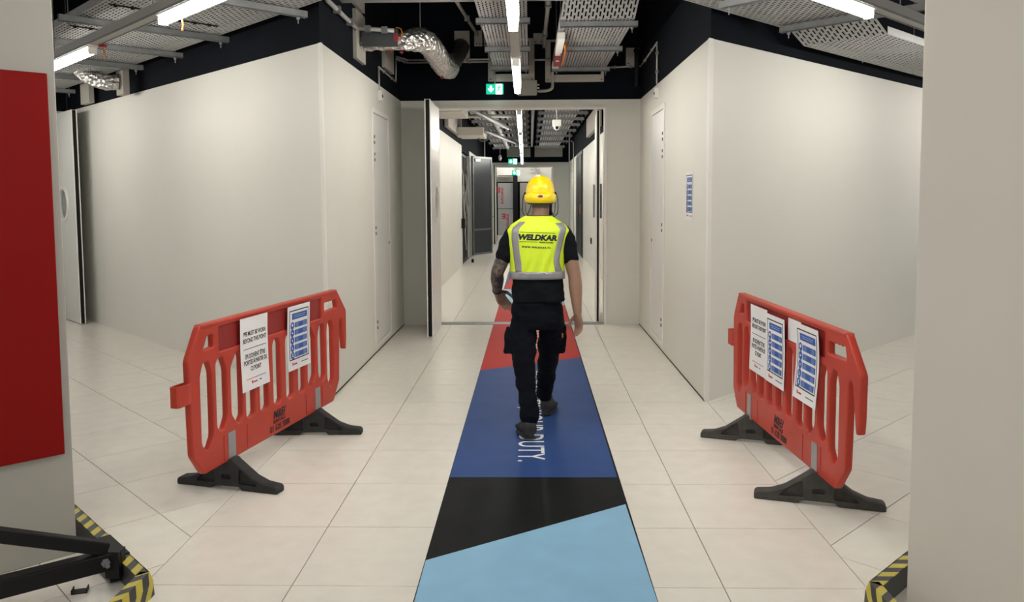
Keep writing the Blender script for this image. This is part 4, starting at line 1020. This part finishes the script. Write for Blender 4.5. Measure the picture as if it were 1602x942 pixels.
sphere(bm, HCn+Vector((0, .092, -.068)), (.022, .010, .006), 12)       # mouth
for s in (-1, 1):
    sphere(bm, HCn+Vector((s*.079, .0, -.025)), (.010, .019, .030), 12)     # ears
    sphere(bm, HCn+Vector((s*.03, .088, .006)), (.020, .014, .008), 12)     # brows
# arms (left arm = image left)
Ls, Le, Lw = LO((-.125, 5.56, 1.385)), LO((-.232, 5.535, 1.125)), LO((-.238, 5.66, .975))
Rs, Re, Rw = LO((.235, 5.56, 1.38)), LO((.300, 5.53, 1.10)), LO((.318, 5.50, .845))
limb(bm, [Ls, Ls.lerp(Le, .5), Le, Le.lerp(Lw, .35), Le.lerp(Lw, .75), Lw], [.058, .052, .045, .048, .038, .030])
limb(bm, [Rs, Rs.lerp(Re, .5), Re, Re.lerp(Rw, .3), Re.lerp(Rw, .75), Rw], [.058, .052, .045, .047, .036, .029])
hand(bm, Lw, (.30, .38, -.62), (.55, -.75, -.10), (1, .2, .5), .78, 1.10)
hand(bm, Rw, (.12, .02, -1), (-.75, -.65, 0), (-1, -.6, 0), .55, 1.04)
# legs
Lh, Lk, La = LO((-.045, 5.56, .86)), LO((-.045, 5.47, .46)), LO((-.002, 5.385, .10))
Rh, Rk, Ra = LO((.135, 5.58, .86)), LO((.118, 5.78, .48)), LO((.098, 5.985, .115))
limb(bm, [Lh, Lh.lerp(Lk, .5), Lk, Lk.lerp(La, .4), La], [.080, .066, .050, .048, .036])
limb(bm, [Rh, Rh.lerp(Rk, .5), Rk, Rk.lerp(Ra, .4), Ra], [.080, .066, .050, .048, .036])
me = remesh(bm, .0048, 3)
me.materials.append(MT['skin']); me.materials.append(MT['tattoo']); me.materials.append(MT['hair'])
for p in me.polygons:
    c = p.center
    if c.x < -.155 and c.z < 1.32 and c.z > .965: p.material_index = 1
    elif c.z > 1.565 and c.y < .045 and abs(c.x-HCn.x) < .076: p.material_index = 2
    elif c.z > 1.66: p.material_index = 2
body = obj('body', me, None, person)
for s in (-1, 1): obj('eye', sphere(nb(), HCn+Vector((s*.03, .086, -.012)), (.012, .010, .010), 10), 'white', person, smooth=True)
# t-shirt
bm = nb(); torso(bm, .0, .95, 1.515)
hem = []
for k in range(7):
    z = .925+.03*k; cx, rx, cy, ry = TPz(z); hem.append(ring(bm, cx+.003, cy, z, rx+.006-.001*k, ry+.012-.001*k))
skin(bm, hem)
limb(bm, [Ls+Vector((.02, 0, .005)), Ls.lerp(Le, .28), Ls.lerp(Le, .56)], [.072, .069, (.066, .062)])
limb(bm, [Rs+Vector((-.02, 0, .005)), Rs.lerp(Re, .28), Rs.lerp(Re, .56)], [.072, .068, (.062, .060)])
me = remesh(bm, .008, 4, .009, 9, 1.6)
obj('tshirt', me, 'tshirt', person, label='black short sleeved shirt')
# trousers
bm = nb()
tr_r = []
for z, cx, rx, ry in ((.99, .0, .165, .115), (.92, .0, .175, .125), (.84, -.002, .180, .128), (.77, -.004, .180, .125), (.73, -.004, .176, .118)):
    tr_r.append(ring(bm, cx, .005, z, rx, ry, 2.4))
skin(bm, tr_r)
A1 = [LO(p) for p in ((-.050, 5.56, .80), (-.058, 5.545, .70), (-.055, 5.51, .56), (-.047, 5.465, .43), (-.030, 5.425, .30), (-.014, 5.385, .22), (-.010, 5.365, .150))]
limb(bm, A1, [.092, (.096, .096), (.086, .086), (.072, .072), (.066, .066), (.062, .062), (.066, .062)], 20)
A2 = [LO(p) for p in ((.14, 5.58, .80), (.140, 5.63, .70), (.130, 5.70, .58), (.118, 5.775, .45), (.108, 5.86, .32), (.102, 5.93, .23), (.100, 5.970, .160))]
limb(bm, A2, [.090, (.092, .092), (.084, .084), (.074, .074), (.066, .066), (.061, .061), (.062, .060)], 20)
me = remesh(bm, .008, 5, .011, 8, 1.8)
obj('trousers', me, 'trouser', person, label='black work trousers')
def pocket(pts, w, th, lab):
    bm = nb(); limb(bm, pts, w, 12, False); return bm
bm = nb(); P = [LO(p) for p in ((-.118, 5.53, .745), (-.128, 5.52, .66), (-.132, 5.505, .56))]
tube(bm, P, [(.022, .055), (.030, .062), (.030, .060)], 12); obj('cargo_pocket', remesh(bm, .008, 3, .008, 14), 'trouser', person)
bm = nb(); P = [LO(p) for p in ((.190, 5.60, .74), (.196, 5.63, .66), (.182, 5.66, .545))]
tube(bm, P, [(.020, .055), (.026, .060), (.022, .055)], 12); obj('cargo_pocket', remesh(bm, .008, 3, .008, 14), 'trouser', person)
obj('pocket_tag', box(nb(), .168, .178, -.005, .01, .665, .695), 'orange', person)

# shoes
def shoe(loc, rz, tilt, lab):
    t2 = empty('shoe_pivot', loc, rz)
    bm = nb()
    secs = [(0.0, .030, .085, .035), (.012, .040, .108, .0), (.06, .045, .120, 0), (.11, .045, .112, 0), (.16, .046, .085, 0), (.22, .050, .062, 0), (.27, .043, .045, 0), (.295, .022, .034, 0)]
    rings = []
    for y, w_, h_, _ in secs:
        r = []
        for k in range(20):
            a = 2*pi*k/20; c, s = cos(a), sin(a); r.append(bm.verts.new((w_*math.copysign(abs(c)**.8, c), y, .018+(h_-.018)/2*(1+math.copysign(abs(s)**.8, s)))))
        rings.append(r)
    skin(bm, rings); tube(bm, [(0, .060, .05), (0, .062, .135)], [.038, .038], 16)
    up_ = remesh(bm, .006, 3, .003, 30)
    o = obj('boot', up_, 'shoe', person, label=lab); o.location = loc; o.rotation_euler = (tilt, 0, rz); o.scale = (1.12, 1.02, 1.05)
    out = []
    for k in range(24):
        a = 2*pi*k/24; yy = .148+.155*sin(a); ww = (.046+.006*sin(a))*cos(a)*(1 if abs(cos(a)) > .3 else 1.1); out.append((ww, yy))
    s_ = obj('sole', prism(nb(), out, 0, .026), 'blackrub', o, bevel=.003)
    lug = nb()
    for k in range(6): box(lug, -.036, .036, .02+.045*k, .045+.045*k, -.004, .002)
    obj('tread', lug, 'blackrub', o)
    bpy.data.objects.remove(t2); return o
shoe(LO((-.004, 5.300, .026)), radians(14), radians(-4), 'grey black boot')
shoe(LO((.105, 5.925, .012)), radians(-12), radians(-1.5), 'grey black boot')

# vest
def fold(x, z):
    if z > 1.33: return 0
    k = min(1, (1.33-z)/.12); e = min(1, max(0, (z-1.09)/.04))
    return (.007+.008*sin((x*1.2+(1.33-z)*.35)*70)+.004*sin((x-(z-1.1)*.5)*95+1))*k*e
def back(x, z, off=.016):
    cx, rx, cy, ry = TPz(z); rx += off; ry += off; q = min(1, abs((x-cx)/rx)); y = ry*(1-q**2.5)**(1/2.5)
    return -y+cy-fold(x, z)*(1-q*q)
bm = nb(); rings = []
NZ = 46
for k in range(NZ+1):
    z = 1.085+(1.512-1.085)*k/NZ; cx, rx, cy, ry = TPz(z); off = .016
    out = []
    for j in range(72):
        a = 2*pi*j/72; c, s = cos(a), sin(a); x = cx+(rx+off)*math.copysign(abs(c)**.8, c); y = cy+(ry+off)*math.copysign(abs(s)**.8, s)
        if s < 0: y -= fold(x, z)*(1-abs(c)**2)
        # armholes: pull the side in above 1.24
        out.append(bm.verts.new((x, y, z)))
    rings.append(out)
skin(bm, rings, False)
vest = obj('vest', bm, 'vest', person, smooth=True, label='fluorescent yellow safety vest')
m_ = vest.modifiers.new('s', 'SOLIDIFY'); m_.thickness = .003; m_.offset = 0
def strip(pts, off, m, name, front=False, n=18, lab=None):   # pts: (z, xl, xr)
    bm = nb(); V = []
    for i in range(n+1):
        z = pts[0][0]+(pts[-1][0]-pts[0][0])*i/n
        for a, b in zip(pts, pts[1:]):
            if min(a[0], b[0]) <= z+1e-6 and z-1e-6 <= max(a[0], b[0]): t_ = (z-a[0])/(b[0]-a[0]+1e-9); xl_ = a[1]+(b[1]-a[1])*t_; xr_ = a[2]+(b[2]-a[2])*t_; break
        row = []
        for k in range(5):
            x = xl_+(xr_-xl_)*k/4; y = back(x, z, off)
            row.append(bm.verts.new((x, -y+.0 if front else y, z)))
        V.append(row)
    for i in range(n):
        for k in range(4): bm.faces.new((V[i][k], V[i][k+1], V[i+1][k+1], V[i+1][k]))
    o = obj(name, bm, m, vest, smooth=True, label=lab); s_ = o.modifiers.new('s', 'SOLIDIFY'); s_.thickness = .0015; s_.offset = 0
dx = -PX
STL = [(1.475, -.075+dx, -.035+dx), (1.43, -.128+dx, -.080+dx), (1.36, -.131+dx, -.083+dx), (1.28, -.122+dx, -.078+dx), (1.20, -.112+dx, -.065+dx), (1.13, -.104+dx, -.062+dx)]
STR = [(1.465, .165+dx, .215+dx), (1.43, .198+dx, .242+dx), (1.36, .182+dx, .224+dx), (1.25, .158+dx, .198+dx), (1.20, .152+dx, .192+dx), (1.13, .168+dx, .215+dx)]
for fr in (False, True):
    strip(STL, .0195, 'reflect', 'reflective_tape', fr, lab='grey reflective strip over the left shoulder'); strip(STR, .0195, 'reflect', 'reflective_tape', fr, lab='grey reflective strip over the right shoulder')
# waist band
bm = nb(); rings = []
for z in (1.083, 1.10, 1.118, 1.136):
    cx, rx, cy, ry = TPz(z); out = []
    for j in range(72):
        a = 2*pi*j/72; c, s = cos(a), sin(a); x = cx+(rx+.0205)*math.copysign(abs(c)**.8, c); y = cy+(ry+.0205)*math.copysign(abs(s)**.8, s)
        if s < 0: y -= fold(x, z)*(1-abs(c)**2)
        out.append(bm.verts.new((x, y, z)))
    rings.append(out)
skin(bm, rings, False); o = obj('reflective_tape', bm, 'reflect', vest, smooth=True, label='grey reflective waist band'); s_ = o.modifiers.new('s', 'SOLIDIFY'); s_.thickness = .002
# neck binding
bm = nb(); tube(bm, [(TP[-1][1]+.076*cos(a)+.004, .0+.070*sin(a), 1.512) for a in [2*pi*k/32 for k in range(33)]], .006, 6, False); obj('neck_binding', bm, 'black', vest, smooth=True)
def vtext(s, size, cx, cz, xs, off, shear, tilt=.0, name='lettering'):
    me = text(s, size, .0, off, shear, xs=xs, T=Matrix.Translation((cx, 0, cz)) @ XZ)
    bm = nb(); bm.from_mesh(me); bpy.data.meshes.remove(me)
    bmesh.ops.subdivide_edges(bm, edges=[e for e in bm.edges if e.calc_length() > .02], cuts=2)
    for v in bm.verts: z = v.co.z+(v.co.x-cx)*tilt; v.co = Vector((v.co.x, back(v.co.x, z, .0180)-.001, z))
    return obj(name, bm, 'ink', vest)
tcx = .042+dx
vtext('WELDKAR', .050, tcx, 1.368, 1.10, .0031, .22, -.04)
vtext('PIPING SYSTEMS', .0125, tcx+.062, 1.335, 1.05, .0004, .2, -.04)
vtext('W W W . W E L D K A R . P L', .015, tcx-.006, 1.303, 1.0, .0012, .1, -.04)
for zc, x0, x1 in ((1.402, -.075, .165), (1.339, -.078, .045)):
    bm = nb(); V = []
    for i in range(13):
        x = x0+(x1-x0)*i/12+dx; z = zc-(x-tcx)*.04; V.append([bm.verts.new((x, back(x, zz, .0180)-.001, zz)) for zz in (z-.0014, z+.0014)])
    for a, b in zip(V, V[1:]): bm.faces.new((a[0], b[0], b[1], a[1]))
    obj('printed_line', bm, 'ink', vest)

# helmet
hc = LO((.066, 5.58, 1.60))
helm = empty('helmet', hc); helm.parent = person; helm['label'] = 'yellow safety helmet'
bm = nb(); rings = []
prof = [(.055, .099, .124), (.075, .099, .124), (.100, .096, .120), (.125, .090, .113), (.150, .078, .099), (.170, .059, .076), (.184, .034, .046), (.190, .008, .010)]
for z, rx, ry in prof: rings.append(ring(bm, 0, 0, z, rx, ry, 2.1, 48))
skin(bm, rings)
for v in bm.verts:      # raised centre ridge
    r = abs(v.co.x)
    if r < .02 and v.co.z > .1: v.co.z += .004; v.co.y *= 1.02
obj('shell', bm, 'yellow', helm, smooth=True)
bm = nb(); rings = []
N = 64
for lvl, (rx, ry, z) in enumerate(((.098, .124, .000), (.105, .132, .004), (.110, .137, .03), (.1105, .1375, .058), (.0985, .1235, .066))):
    out = []
    for k in range(N):
        a = 2*pi*k/N; c, s = cos(a), sin(a); zz = z
        if lvl >= 3: zz += .004-.009*cos(4*(a+pi/2))
        if lvl <= 1: zz += .010*max(0, abs(c)-.6)
        pk = max(0, s-.55)*.10 if lvl <= 1 else 0       # front peak
        out.append(bm.verts.new((rx*c, (ry+pk)*s, zz)))
    rings.append(out)
skin(bm, rings, False); skin(bm, [rings[0], [bm.verts.new((v.co.x*.93, v.co.y*.93, v.co.z+.01)) for v in rings[0]]], False)
obj('brim_band', bm, 'yellow', helm, smooth=True)
bm = nb(); box(bm, -.006, .006, -.128, .128, .0, .0); bm.free()
bm = nb(); tube(bm, [(0, -.1275*cos(a)*1.0, .055+.137*sin(a)) for a in [pi*.08+pi*.84*k/16 for k in range(17)]], .0045, 8); obj('ridge', bm, 'yellow', helm, smooth=True)
obj('badge_recess', sphere(nb(), (0, -.1365, .048), (.021, .004, .0115), 16), 'white', helm); obj('rear_badge', sphere(nb(), (0, -.1395, .048), (.017, .0035, .009), 16), 'firered', helm)
for s in (-1, 1):
    pts = [(s*.105, 0, .075), (s*.118, -.01, .04), (s*.122, -.02, -.02), (s*.118, -.02, -.07), (s*.095, -.03, -.092), (s*.07, -.04, -.09)]
    obj('ear_wire', tube(nb(), smoothpath(pts, 5), .0026, 6), 'black', helm)
    pts = [(s*.100, .0, .05), (s*.102, -.02, -.01), (s*.098, -.03, -.06), (s*.085, -.04, -.085)]
    obj('ear_wire', tube(nb(), smoothpath(pts, 5), .0022, 6), 'black', helm)
    pts = [(s*.058, -.075, .005), (s*.068, -.06, -.03), (s*.085, -.03, -.075), (s*.088, -.02, -.098)]
    obj('chin_strap', tube(nb(), smoothpath(pts, 5), [(.008, .003)]*16, 8), 'black', helm)
    obj('strap_end', sphere(nb(), (s*.09, -.02, -.10), (.010, .010, .012), 10), 'black', helm)
    obj('side_clip', box(nb(), s*.104-.006, s*.104+.006, -.015, .015, .03, .075), 'black', helm)
obj('inner_band', tube(nb(), [(.083*cos(a), .105*sin(a), -.002) for a in [2*pi*k/32 for k in range(33)]], (.006), 6, False), 'darksteel', helm)
# bracelet
wd = (Lw-Le).normalized()
o1 = Lw-wd*.012; fr = frames([o1, o1+wd*.01])[0]
obj('bracelet', tube(nb(), [o1+fr[1]*.031*cos(a)+fr[2]*.031*sin(a) for a in [2*pi*k/20 for k in range(21)]], .0055, 6, False), 'black', person)
